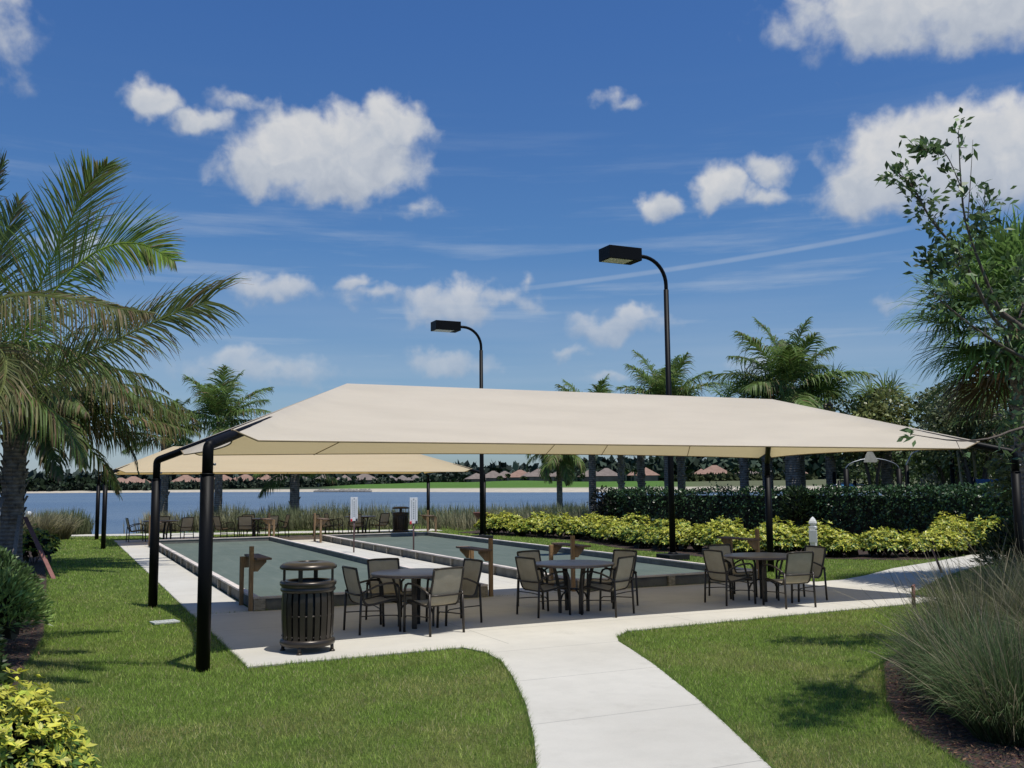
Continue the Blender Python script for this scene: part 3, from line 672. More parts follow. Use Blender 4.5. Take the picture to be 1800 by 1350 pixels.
def make_chair():
    t = thing('patio_chair', 'x', 'chair', (4.5, 12.0, 0), 0)
    prof = [(-.325, .845), (-.295, .70), (-.262, .58), (-.232, .47), (-.205, .405), (-.165, .372), (-.10, .372), (.02, .388), (.15, .408), (.22, .413), (.26, .402)]
    pr = spline([(0, a, b) for a, b in prof], 34)
    m = MB(); nx = 8; w = .228
    vs = [(-w+2*w*i/nx, p[1]-.018*math.sin(PI*i/nx)*(1 if k < 18 else .1), p[2]-.014*math.sin(PI*i/nx)*(0 if k < 18 else 1)) for k, p in enumerate(pr) for i in range(nx+1)]
    m.add(vs, [(k*(nx+1)+i, k*(nx+1)+i+1, (k+1)*(nx+1)+i+1, (k+1)*(nx+1)+i) for k in range(len(pr)-1) for i in range(nx)], True)
    m.build('seat', 'sling', t)
    for s in (-1, 1):
        MB().tube([(s*.238, p[1], p[2]) for p in pr], .0155, 8).build('side_rail', 'chair_metal', t)
        MB().tube([(s*.272, -.285, 0), (s*.270, -.275, .25), (s*.266, -.262, .53)], .0165, 8).build('leg', 'chair_metal', t)
        MB().tube([(s*.268, -.27, .515), (s*.274, -.18, .565), (s*.28, -.05, .615), (s*.282, .08, .638), (s*.282, .19, .636), (s*.28, .245, .612)], .019, 8, squash=.75).build('armrest', 'chair_metal', t)
        MB().tube([(s*.28, .235, .62), (s*.279, .262, .57), (s*.276, .275, .45), (s*.274, .282, .2), (s*.272, .288, 0)], .0175, 8).build('leg', 'chair_metal', t)
    MB().tube([(-.266, -.268, .505), (-.12, -.285, .50), (.12, -.285, .50), (.266, -.268, .505)], .0125, 8).build('back_bar', 'chair_metal', t)
    MB().tube([(-.236, -.322, .843), (-.12, -.338, .848), (.12, -.338, .848), (.236, -.322, .843)], .0145, 8).build('top_bar', 'chair_metal', t)
    MB().tube([(-.274, .277, .37), (.274, .277, .37)], .0125, 8).build('seat_frame', 'chair_metal', t); MB().tube([(-.236, -.16, .36), (.236, -.16, .36)], .011, 6).build('seat_frame', 'chair_metal', t)
    for s in (-1, 1): MB().tube([(s*.274, .284, .17), (s*.274, .24, .215), (s*.26, 0, .23), (s*.272, -.27, .235)], .008, 6).build('stretcher', 'chair_metal', t)
    return t
CHAIR = make_chair(); first = [True]
def place_chair(x, y, fx, fy, label, group):
    rz = math.atan2(-fx, fy)+random.uniform(-.03, .03)
    if first[0]:
        first[0] = False; CHAIR.location = (x, y, .016); CHAIR.rotation_euler = (0, 0, rz); CHAIR['label'] = label; CHAIR['group'] = group
    else: dup(CHAIR, (x, y, .016), rz, label, group)
def make_table():
    t = thing('patio_table', 'x', 'table', (4.49, 12.82, .016), 0)
    MB().lathe([(0, .695), (.595, .695), (.618, .702), (.626, .716), (.618, .730), (.60, .735), (0, .735)], 64).build('tabletop', 'table', t)
    for k in range(4):
        a = PI/4+k*PI/2; c, s = math.cos(a), math.sin(a); m = MB()
        rad = [(.33, .695), (.29, .55), (.255, .38), (.235, .2), (.235, .0)]
        for (r0, z0), (r1, z1) in zip(rad[:-1], rad[1:]): m.bar((r0*c, r0*s, z0), (r1*c, r1*s, z1), .07, .028, (c, s, 0))
        m.build('leg', 'chair_metal', t, .003)
    m = MB()
    for k in range(4):
        a = PI/4+k*PI/2; c, s = math.cos(a), math.sin(a)
        m.tube([(.236*c, .236*s, .16), (.19*c, .19*s, .27), (.09*c, .09*s, .335), (0, 0, .345)], .014, 8)
    m.build('brace', 'chair_metal', t)
    m = MB().lathe([(.30, .672), (.345, .672), (.345, .695), (.30, .695), (.30, .672)], 32); m.build('apron', 'chair_metal', t)
    return t
TABLE = make_table(); tf = [True]
def place_table(x, y, rz, label, group):
    if tf[0]:
        tf[0] = False; TABLE.location = (x, y, .016); TABLE.rotation_euler = (0, 0, rz); TABLE['label'] = label; TABLE['group'] = group
    else: dup(TABLE, (x, y, .016), rz, label, group)
GN = 'patio chairs under the near canopy'; GF = 'patio chairs under the far canopy'
def mid(a, b, fx, fy):   # rear legs -> seat centre
    n = math.hypot(fx, fy); return ((a[0]+b[0])/2+.28*fx/n, (a[1]+b[1])/2+.28*fy/n)
def near_set(tc, rz, tl, chairs):
    place_table(*tc, rz, tl, 'round patio tables')
    for (x, y), (fx, fy), lab in chairs: place_chair(x, y, fx, fy, lab, GN)
near_set((4.49, 12.82), .35, 'round stone-topped patio table nearest the trash receptacle', [
    ((3.83, 12.71), (1, .12), 'tan sling chair on the left of nearest patio table, front side'),
    ((4.52, 12.20), (-.30, .95), 'tan sling chair with its back to the camera in front of nearest patio table'),
    ((5.10, 12.96), (-.98, -.15), 'tan sling chair on the right of nearest patio table, next to the wooden court shelf'),
    ((4.36, 13.52), (.1, -1), 'tan sling chair behind the nearest patio table, facing the camera')])
near_set((7.10, 13.10), .75, 'round stone-topped patio table in the middle of the three near tables', [
    ((6.56, 13.06), (1, .16), 'tan sling chair at the front left of the middle patio table'),
    ((7.42, 12.64), (-.51, .86), 'tan sling chair at the front right of the middle patio table, back turned'),
    ((8.0, 13.48), (-.94, -.32), 'tan sling chair at the back right of the middle patio table'),
    ((7.0, 13.95), (.30, -.95), 'tan sling chair at the back left of the middle patio table')])
near_set((10.52, 12.90), .2, 'round stone-topped patio table on the right, below a canopy post', [
    ((9.80, 12.85), (1, .05), 'tan sling chair at the front left of the right patio table'),
    ((10.37, 12.11), (.06, 1), 'tan sling chair at the front right of right patio table, back to camera'),
    ((11.14, 12.70), (-1, 0), 'tan sling chair at the back right of right patio table, below white post'),
    ((10.42, 13.58), (.05, -1), 'tan sling chair at the back left of the right patio table')])
for (x, y, rz, lab) in [(3.4, 37.9, .2, 'round table on the far patio at left, seen between the two near canopy posts'), (6.75, 38.0, .6, 'round table on the far patio just right of the nearest canopy post'), (10.95, 38.0, .9, 'round table on the far patio left of the far trash receptacle')]:
    place_table(x, y, rz, lab, 'round patio tables')
for (x, y, fx, fy, lab) in [
    (2.55, 37.8, 1, .1, 'far patio chair left of everything else by the lake, seen side-on'),
    (3.55, 38.7, -.1, -1, 'far patio chair behind left lakeside table, facing the courts'),
    (4.1, 37.35, -.5, .86, 'far patio chair at the front right of left lakeside table, back to the courts'),
    (5.6, 37.6, .9, .35, 'far patio chair partly hidden behind the nearest canopy post'),
    (6.35, 37.25, .3, .95, 'far patio chair before the second lakeside table, its left one'),
    (7.15, 37.2, -.35, .95, 'far patio chair before the second lakeside table, its right one'),
    (6.75, 38.8, 0, -1, 'far patio chair behind the second lakeside table, almost hidden'),
    (7.75, 38.0, -1, -.05, 'far patio chair seen side-on, right of the second lakeside table beside a court shelf'),
    (9.35, 37.6, 1, .3, 'far patio chair behind the shelf of right court, left of third lakeside table'),
    (9.95, 38.3, .9, -.5, 'far patio chair left of the left scoreboard at third lakeside table'),
    (10.6, 37.3, .5, .9, 'far patio chair directly behind the left scoreboard'),
    (11.55, 37.4, -.5, .88, 'far patio chair nearest to the far trash receptacle')]:
    place_chair(x, y, fx, fy, lab, GF)
def white_post():
    t = thing('white_post', 'white square post with pointed finial cap beside the right path', 'post', (14.5, 16.1, 0), .52)
    MB().box((0, 0, .49), (.115, .115, .98)).build('post', 'vinyl', t, .006)
    MB().lathe([(.082, .955), (.098, .96), (.098, 1.0), (.07, 1.012), (.05, 1.03)], 4, smooth=False, ph=PI/4).build('collar', 'vinyl', t)
    MB().lathe([(.05, 1.028), (.088, 1.05), (.096, 1.075), (.084, 1.115), (.055, 1.16), (.022, 1.195), (.003, 1.21)], 4, smooth=False, ph=PI/4).build('finial', 'vinyl', t)
    MB().box((-.075, -.02, .80), (.025, .17, .26)).build('panel', 'vinyl', t, .004)
white_post()
def misc():
    t = thing('valve_cover', 'small grey plastic valve cover lying flush in left lawn', 'valve cover', (1.43, 14.92, 0))
    MB().box((0, 0, .02), (.36, .26, .03), .2).build('lid', 'lid', t, .006)
    m = MB()
    for k in range(5): m.box((-.12+.06*k, 0, .0365), (.02, .2, .004), 0)
    m.build('lid_rib', 'lid', t)
    t = thing('water_marker', 'small white marker standing in the lake at far left', 'marker', (-1.6, 62, -.35), 0)
    MB().tube([(0, 0, -.6), (0, 0, .75)], .07, 10).build('stem', 'vinyl', t); MB().lathe([(.0, .72), (.14, .76), (.16, .9), (.10, 1.02), (0, 1.05)], 10, (.05, 0, 0)).build('cap', 'vinyl', t)
    t = thing('grill', 'reddish brown box grill on a post behind the far lamp post', 'grill', (16.9, 39.6, 0), -.4)
    MB().tube([(0, 0, 0), (0, 0, .5)], .06, 10).build('post', 'red_wood', t); MB().lathe([(.20, .42), (.34, .62), (.38, .74), (.36, .76), (.2, .5)], 4, smooth=False).build('box', 'red_wood', t)
    for (p, q, lab, rz) in [((-.03, 23.34, 0), (-.74, 26.5, 1.25), 'reddish wooden brace leaning from lawn up to the left palm trunk', 0), ((-.93, 24.8, 0), (-.86, 26.62, 1.3), 'short grey wooden brace against left palm trunk', 0), ((-1.55, 22.6, 0), (-1.25, 26.6, 1.7), 'long grey wooden brace at the left edge of the photo', 0)]:
        o = MB().bar((0, 0, -.05), tuple(Vector(q)-Vector(p)), .09, .045).build('palm_brace', 'brace_wood' if 'grey' in lab else 'red_wood', None, .004, p); tag(o, lab, 'wooden brace', 'braces of the left palm')
    o = MB().tube([(0, 0, -.05), (0, 0, .2), (.01, 0, .34)], [.03, .028, .026], 8).tube([(-.03, -.01, .33), (.04, .01, .35)], .02, 6).build('path_stake', 'red_wood', None, 0, (11.88, 11.06, 0)); tag(o, 'short brown stake at front edge of patio near tall grass', 'stake')
    o = MB().tube([(0, 0, -.05), (-.16, .1, .5)], [.03, .02], 8).build('path_stake', 'red_wood', None, 0, (16.94, 14.95, 0)); tag(o, 'dark leaning stake beside the right path', 'stake')
misc()

# ------------------------------------------------------------------ vegetation
PG = np.array([.085, .14, .038]); PY = np.array([.17, .19, .050]); PB = np.array([.19, .125, .070]); PD = np.array([.016, .030, .010])
def frond(lb, pts, ll, n, w=.03, hang=.35, brown=.15, col=PG, start=.12, vee=.35, tipcut=None, up=(0, 0, 1), kink=.25, rw=.022, twist=.25):
    """one feather frond: stem along pts, n leaflets each side of length ll"""
    K = 48; C = spline(pts, K)
    T = nrm(np.gradient(C, axis=0)); up = np.array(up, float)
    S = np.cross(T, up); S = nrm(np.where(np.linalg.norm(S, axis=1, keepdims=True) < .05, RGT[None], S)); N = np.cross(S, T)
    r = np.linspace(rw, .005, K)[:, None]
    for A, B in ((S, N), (N, S)):
        q = np.stack([C[:-1]-A[:-1]*r[:-1], C[:-1]+A[:-1]*r[:-1], C[1:]+A[1:]*r[1:], C[1:]-A[1:]*r[1:]], 1)
        lb.quads(q, np.repeat((col*1.3+PY*.8)[None]*.75, len(q), 0))
    for side in (-1, 1):
        t = np.linspace(start, .995, n)+RNG.uniform(-.3, .3, n)/n; t = np.clip(t, .02, .999)
        idx = t*(K-1); i0 = np.minimum(idx.astype(int), K-2); fr = (idx-i0)[:, None]
        P = C[i0]*(1-fr)+C[i0+1]*fr; Tt = T[i0]; St = S[i0]*side; Nt = N[i0]
        env = np.sin(np.clip(.22+.80*t, 0, 1)*PI)**.55 if tipcut is None else np.minimum(1, .55+t*1.2)
        Ln = ll*np.maximum(env, .22)*RNG.uniform(.82, 1.1, n); fwd = (.35+.75*t)[:, None]
        D = nrm(St*(1-.35*t)[:, None]+Tt*fwd+Nt*(vee*(1-.4*t))[:, None]+RNG.normal(0, .07, (n, 3)))
        hg = hang*RNG.uniform(.6, 1.4, n); g = np.array([0, 0, -1.0])
        broken = RNG.random(n) < kink; bs = np.where(broken, RNG.uniform(1.2, 3, n), 1)
        p0 = P; d0 = D; segs = [.34, .36, .30]; ws = [w*.75, w, w*.72, w*.12]
        isb = RNG.random(n) < brown; base = col[None]*(RNG.uniform(.65, 1.35, n)[:, None]); yel = RNG.uniform(0, .5, n)[:, None]
        base = base*(1-yel)+PY[None]*yel*RNG.uniform(.6, 1, n)[:, None]
        tipc = np.where(RNG.random((n, 1)) < brown*2.2+.05, PB[None]*RNG.uniform(.7, 1.7, (n, 1)), base*1.05)
        base = np.where(isb[:, None], PB[None]*RNG.uniform(.6, 1.6, (n, 1)), base)
        Wd = nrm(np.cross(D, Nt)+twist*RNG.normal(size=(n, 3)))
        for k in range(3):
            d1 = nrm(d0+g[None]*(hg*(.35+.55*k)*(bs if k else 1))[:, None]); p1 = p0+d1*(Ln*segs[k])[:, None]
            q = np.stack([p0-Wd*ws[k]/2, p0+Wd*ws[k]/2, p1+Wd*ws[k+1]/2, p1-Wd*ws[k+1]/2], 1)
            ca = base*(1-k/3)+tipc*(k/3); cb = base*(1-(k+1)/3)+tipc*((k+1)/3)
            lb.quads(q, np.stack([ca, ca, cb, cb], 1)); p0, d0 = p1, d1
def palm_trunk(H, r0, r1, parent, boots=0, bend=(0, 0), mat='bark', hb=(0, 1)):
    n = 26; pts = []; rs = []
    for k in range(n):
        u = k/(n-1); pts.append((bend[0]*u*u, bend[1]*u*u, -.1+(H+.1)*u)); rs.append((r0*(1-u)+r1*u)*(1+.035*(k % 2))*(1+.5*math.exp(-u*H/.25)))
    m = MB().tube(pts, rs, 14)
    for k in range(boots):
        u = hb[0]+(hb[1]-hb[0])*(k+.5)/boots; a = k*2.399; r = (r0*(1-u)+r1*u)
        c = Vector((bend[0]*u*u, bend[1]*u*u, H*u)); d = Vector((math.cos(a), math.sin(a), 0)); s = random.uniform(.8, 1.3)
        p = c+d*r*.75; q = c+d*(r+.07*s)+Vector((0, 0, .26*s)); m.bar(p, q, .11*s, .03, d)
    return m.build('trunk', mat, parent)
def feather_crown(lb, top, nf, flen, ll, nl, el0=(-.5, 1.35), droop=1.0, brown=.15, w=.035, hang=.4, col=PG, seed=None, az=None, dead=0):
    rr = random.Random(seed)
    for k in range(nf):
        a = az[k] if az else k*2.399+rr.uniform(-.3, .3); u = (k+.5)/nf; e = el0[1]*(1-u)**.8+el0[0]*(1-(1-u)**.8)+rr.uniform(-.12, .12)
        L = flen*rr.uniform(.82, 1.1)*(1 if e > .2 else .92); d = Vector((math.cos(a), math.sin(a), 0)); pts = []; p = Vector(top)+d*.08; el = e
        for j in range(7):
            pts.append(tuple(p)); p = p+(d*math.cos(el)+Vector((0, 0, math.sin(el))))*L/6; el -= droop*(.16+.05*j)*(1 if e > -.1 else .6)
        dd = (k >= nf-dead); c = col*rr.uniform(.8, 1.2)
        frond(lb, pts, ll, nl, w, hang*(1.2 if e < .3 else .9), .85 if dd else brown, PB if dd else c, kink=.2)
def coconut(label, x, y, H, flen, ll, nl=34, nf=16, r=(.2, .14), seed=1, w=.045, group=None, brown=.03, boots=0, bend=(0, 0), hang=.55, droop=.42, dead=0, name='palm_tree', col=PG, el0=(-.55, 1.5)):
    t = thing(name, label, 'palm tree', (x, y, 0), 0, group)
    palm_trunk(H, r[0], r[1], t, boots, bend); lb = LB()
    feather_crown(lb, (bend[0], bend[1], H), nf, flen*.95, ll*1.25, int(nl*1.8), seed=seed, w=w, brown=brown, hang=hang, droop=droop, dead=dead, col=col*1.6, el0=el0)
    lb.build('crown', 'palm', t); return t
def fan_crown(lb, top, nl, R, rr, blades=20, w=.05, col=PG, dead=4):
    for k in range(nl):
        a = k*2.399+rr.uniform(-.3, .3); u = (k+.5)/nl; e = 1.35-2.3*u+rr.uniform(-.15, .15); isd = k >= nl-dead
        d = np.array([math.cos(a)*math.cos(e), math.sin(a)*math.cos(e), math.sin(e)]); pl = R*rr.uniform(.45, .65); c0 = np.array(top)
        tip = c0+d*pl+np.array([0, 0, -.12*pl]); side = nrm(np.cross(d, [0, 0, 1.0])+1e-6); n = nrm(np.cross(side, d))
        base = (PB*.8 if isd else col)*rr.uniform(.7, 1.25)
        lb.quads([[c0-side*.02, c0+side*.02, tip+side*.012, tip-side*.012]], [base*1.2])
        th = np.linspace(-2.0, 2.0, blades)+RNG.normal(0, .04, blades)
        D = nrm(np.cos(th)[:, None]*d+np.sin(th)[:, None]*side+(.25*np.cos(th*.7))[:, None]*n); L = R*.62*(1-.22*np.abs(th)/2)*RNG.uniform(.85, 1.1, blades)
        P = np.repeat(tip[None], blades, 0); W = nrm(np.cross(D, n)); g = np.array([0, 0, -1.])
        p1 = P+D*(L*.5)[:, None]; D2 = nrm(D+g*RNG.uniform(.15, .55, blades)[:, None]); p2 = p1+D2*(L*.3)[:, None]; D3 = nrm(D2+g*RNG.uniform(.3, 1.0, blades)[:, None]); p3 = p2+D3*(L*.25)[:, None]
        col_ = np.clip(base[None]*RNG.uniform(.6, 1.4, (blades, 1)), 0, 1)
        for A, B, wa, wb, cm in ((P, p1, .25, 1, 1), (p1, p2, 1, .7, 1.05), (p2, p3, .7, .1, 1.3)):
            lb.quads(np.stack([A-W*w*wa/2, A+W*w*wa/2, B+W*w*wb/2, B-W*w*wb/2], 1), col_*cm)
def sabal(label, x, y, H, R, nl=26, blades=20, w=.05, r=(.24, .2), seed=1, group=None, boots=24, col=PG, dead=4, bend=(0, 0)):
    t = thing('cabbage_palm', label, 'palm tree', (x, y, 0), 0, group)
    palm_trunk(H, r[0]*.78, r[1]*.78, t, boots, bend, hb=(.35, 1)); lb = LB(); fan_crown(lb, (bend[0], bend[1], H), nl, R, random.Random(seed), blades, w, col*1.25, dead); lb.build('crown', 'palm', t); return t

def near_palm():     # big coconut palm whose trunk stands just outside the left edge
    O = Vector((-1.35, 12.9, 0))
    t = thing('coconut_palm', 'big near coconut palm at left edge with broken sunlit fronds reaching over the lawn', 'palm tree', tuple(O), 0)
    palm_trunk(2.75, .2, .16, t, 22, (.1, .05)); o = np.array(O)
    def fr(pts, ll, n, **k):
        lb = LB(); k.setdefault('brown', .08); frond(lb, np.array(pts)-o, ll, n, **k); lb.build('frond', 'palm', t)
    b = (-1.25, 12.95, 2.85)
    fr([b, (-.94,13.01,3.27),(-.44,12.56,4.02),(-.08,12.17,4.82),(.14,11.85,5.33),(.35,11.53,5.57)], .95, 144, hang=.10, brown=.05, w=0.0211, vee=.15, up=(-.6, .5, .6), col=PG*1.5, kink=.05)
    fr([b, (-.84,12.53,3.16),(-.33,11.85,3.81),(.05,11.34,4.3),(.37,10.86,4.47),(.68,10.55,4.45),(.98,10.2,4.22)], .84, 168, hang=.12, brown=.06, w=0.0174, vee=.12, up=(-.42, -.88, .35), col=np.array([.20, .32, .045]), kink=.06)
    fr([b, (-.76,12.27,2.82),(-.13,11.64,3.19),(.36,11.2,3.45),(.90,10.85,3.72),(1.36,10.52,3.90)], .60, 148, hang=.26, brown=.10, w=0.0167, vee=.08, up=(-.42, -.88, .25), tipcut=1, col=np.array([.16, .205, .06]), kink=.16)
    fr([(-1.3,12.6,2.7),(-1.0,11.4,3.6),(-.55,10.8,3.85),(0.05,10.3,3.78),(.45,9.98,3.66),(.74,9.75,3.60)], .60, 162, hang=.75, brown=.16, w=0.0171, vee=.0, up=(-.35, -.5, .7), col=np.array([.14, .165, .06]), kink=.4, twist=.7)
    fr([(-1.3,12.6,2.6),(-1.05,11.5,3.3),(-.60,10.75,3.30),(-.52,10.35,2.95),(-.66,10.1,2.5),(-.80,10.0,2.15)], .62, 162, hang=.9, brown=.18, w=0.0162, vee=.0, up=(-.35, -.5, .7), col=np.array([.15, .17, .064]), kink=.4, twist=.7)
    fr([(-1.3,13.1,2.8),(-1.12,13.76,3.42),(-.98,13.91,4.25),(-.82,13.95,5.01),(-.62,13.97,5.7)], .95, 117, hang=.15, brown=.06, w=0.0242, vee=.2, up=(-.5, -.6, .5), col=PG*1.0, kink=.05)
    fr([(-1.3,13.1,2.8),(-1.2,13.3,3.6),(-1.1,13.2,4.5),(-.95,12.9,5.3),(-.75,12.6,5.75)], .95, 117, hang=.12, brown=.05, w=0.0242, vee=.2, up=(-.5, -.6, .5), col=PG*1.0, kink=.05)
    fr([b, (-.94,13.12,3.0),(-.35,13.4,3.35),(.23,13.46,3.55),(.78,13.5,3.4),(1.15,13.52,3.0)], .72, 117, hang=.6, brown=.16, w=0.0211, vee=.1, col=PG*1.45, kink=.25)
    fr([b, (-1.0,12.5,3.0),(-.6,12.0,3.05),(-.2,11.7,2.85),(.1,11.5,2.5),(.25,11.4,2.2)], .6, 105, hang=.8, brown=.14, w=0.0211, vee=.05, col=PG*1.5, kink=.25)
    fr([b, (-1.0,12.6,3.25),(-.55,12.3,3.55),(-.05,12.1,3.55),(.45,11.95,3.25),(.75,11.9,2.9)], .66, 109, hang=.6, brown=.12, w=0.0211, vee=.1, col=PG*1.5, kink=.25)
    fr([b, (-1.7,12.5,3.4),(-2.3,12.0,3.8),(-3,11.5,3.6),(-3.6,11.1,3.0)], .8, 97, hang=.4, w=0.0223)
    fr([b, (-1.6,12.0,3.6),(-1.9,11.0,4.2),(-2.2,10.2,4.1),(-2.5,9.4,3.4)], .8, 97, hang=.4, w=0.0223)
near_palm()
def left_palm():
    O = np.array((-1.04, 26.9, 0)); t = thing('palm_tree', 'thick-trunked palm on the left with wooden braces and hanging brown-tipped fronds', 'palm tree', tuple(O), 0)
    palm_trunk(3.55, .24, .27, t, 60, (0, 0), hb=(.25, 1)); rr = random.Random(5)
    lb = LB(); top = (0, 0, 3.7)
    feather_crown(lb, top, 26, 4.1, .95, 52, el0=(-.35, 1.35), droop=1.1, brown=.10, w=.055, hang=.7, seed=12, col=PG*.95)
    for a, z in ((-.35, .75), (-.1, .35), (-.62, .55), (.15, .6), (-.9, .8), (-.45, .15), (-.2, -.1), (-1.2, .5)):   # long arms out over the lawn
        d = np.array([math.cos(a), math.sin(a), 0]); L = 4.4*rr.uniform(.85, 1.05)
        frond(lb, [np.array(top)+d*L*u+np.array([0, 0, z*L*.32*math.sin(u*2.5)-(.12*u*u*L)]) for u in (0, .2, .4, .6, .8, 1)], .95, 84, .046, 1.1, .16, PG*.95+PY*.15, vee=0, kink=.35)
    lb.build('crown', 'palm', t)
left_palm()
coconut('coconut palm by the lake left of the canopy peak, leaning fronds against the sky', 6.9, 48.3, 5.1, 3.0, 1.0, 34, 17, (.2, .15), 3, .055)
coconut('slim palm trunk standing by the lake between the two left canopy posts', 4.5, 49.2, 4.3, 2.5, .8, 30, 14, (.22, .18), 4, .05, boots=16)
coconut('palm behind the far canopy with only trunk and frond bases below the cloth', 10.6, 48.5, 3.1, 2.7, .85, 32, 15, (.24, .22), 5, .05, boots=14, hang=.6)
coconut('lone slim palm in lakeside grass with drooping pale fronds, seen below the canopy', 29.2, 55.6, 3.9, 2.6, .8, 30, 18, (.2, .17), 6, .06, brown=.1, hang=.55, col=PG*.9+PY*.25, droop=1.3, el0=(-.9, 1.0))
G2 = 'palms beyond the right hedge'
coconut('coconut palm rising behind the right lamp post, fronds above the canopy ridge', 25.6, 37.9, 5.6, 3.0, .95, 34, 18, (.2, .15), 8, .055, group=G2)
coconut('tall coconut palm with brown hanging frond above the right end of the canopy', 27.5, 31.6, 5.9, 3.3, 1.05, 38, 17, (.34, .22), 21, .06, group=G2, boots=40, dead=1)
coconut('coconut palm right of the tall one, fronds half hidden by the canopy', 29.6, 33.5, 4.6, 2.7, .9, 34, 16, (.22, .18), 10, .055, group=G2, dead=1)
coconut('coconut palm with pale arching fronds left of the right lamp post', 23.9, 42.0, 4.9, 2.8, .9, 32, 15, (.2, .16), 14, .055, group=G2)
sabal('cabbage palm with rough boot-covered trunk by the water, left of the dark hedge', 28.6, 47.0, 5.0, 1.6, 24, 18, .07, (.24, .22), 2, G2, 40)
sabal('cabbage palm trunk directly left of the right lamp post', 27.0, 42.4, 4.8, 1.6, 24, 18, .07, (.26, .24), 3, G2, 18)
sabal('cabbage palm just right of the right lamp post behind the hedge', 27.8, 40.0, 5.4, 1.7, 24, 18, .07, (.25, .24), 4, G2, 34)
sabal('cabbage palm trunk just left of the back right canopy post', 26.9, 34.0, 5.4, 1.7, 22, 18, .06, (.25, .23), 5, G2, 30)
sabal('cabbage palm trunk just right of the back right canopy post', 27.6, 33.3, 5.3, 1.7, 22, 18, .06, (.30, .27), 6, G2, 20)
sabal('smooth-trunked cabbage palm left of the playground arch', 29.0, 31.0, 5.2, 1.8, 24, 18, .06, (.27, .25), 7, G2, 8)
sabal('cabbage palm behind the playground fin sign', 31.3, 30.2, 4.9, 1.8, 24, 18, .06, (.30, .28), 8, G2, 20, col=PG*.7+PY*.35)
sabal('cabbage palm at the right behind the playground poles', 31.0, 24.5, 4.4, 1.8, 24, 18, .06, (.30, .28), 9, G2, 20, col=PG*.8)
SB = sabal('large cabbage palm at right edge with dense spiky fan crown', 16.35, 12.4, 5.0, 1.95, 80, 32, .045, (.24, .22), 10, None, 50, col=PG*1.35, dead=6)
sabal('second cabbage palm at right edge, lower and behind the large one', 18.6, 13.0, 3.9, 1.7, 48, 26, .045, (.24, .22), 14, None, 40, col=PG*1.25, dead=4)

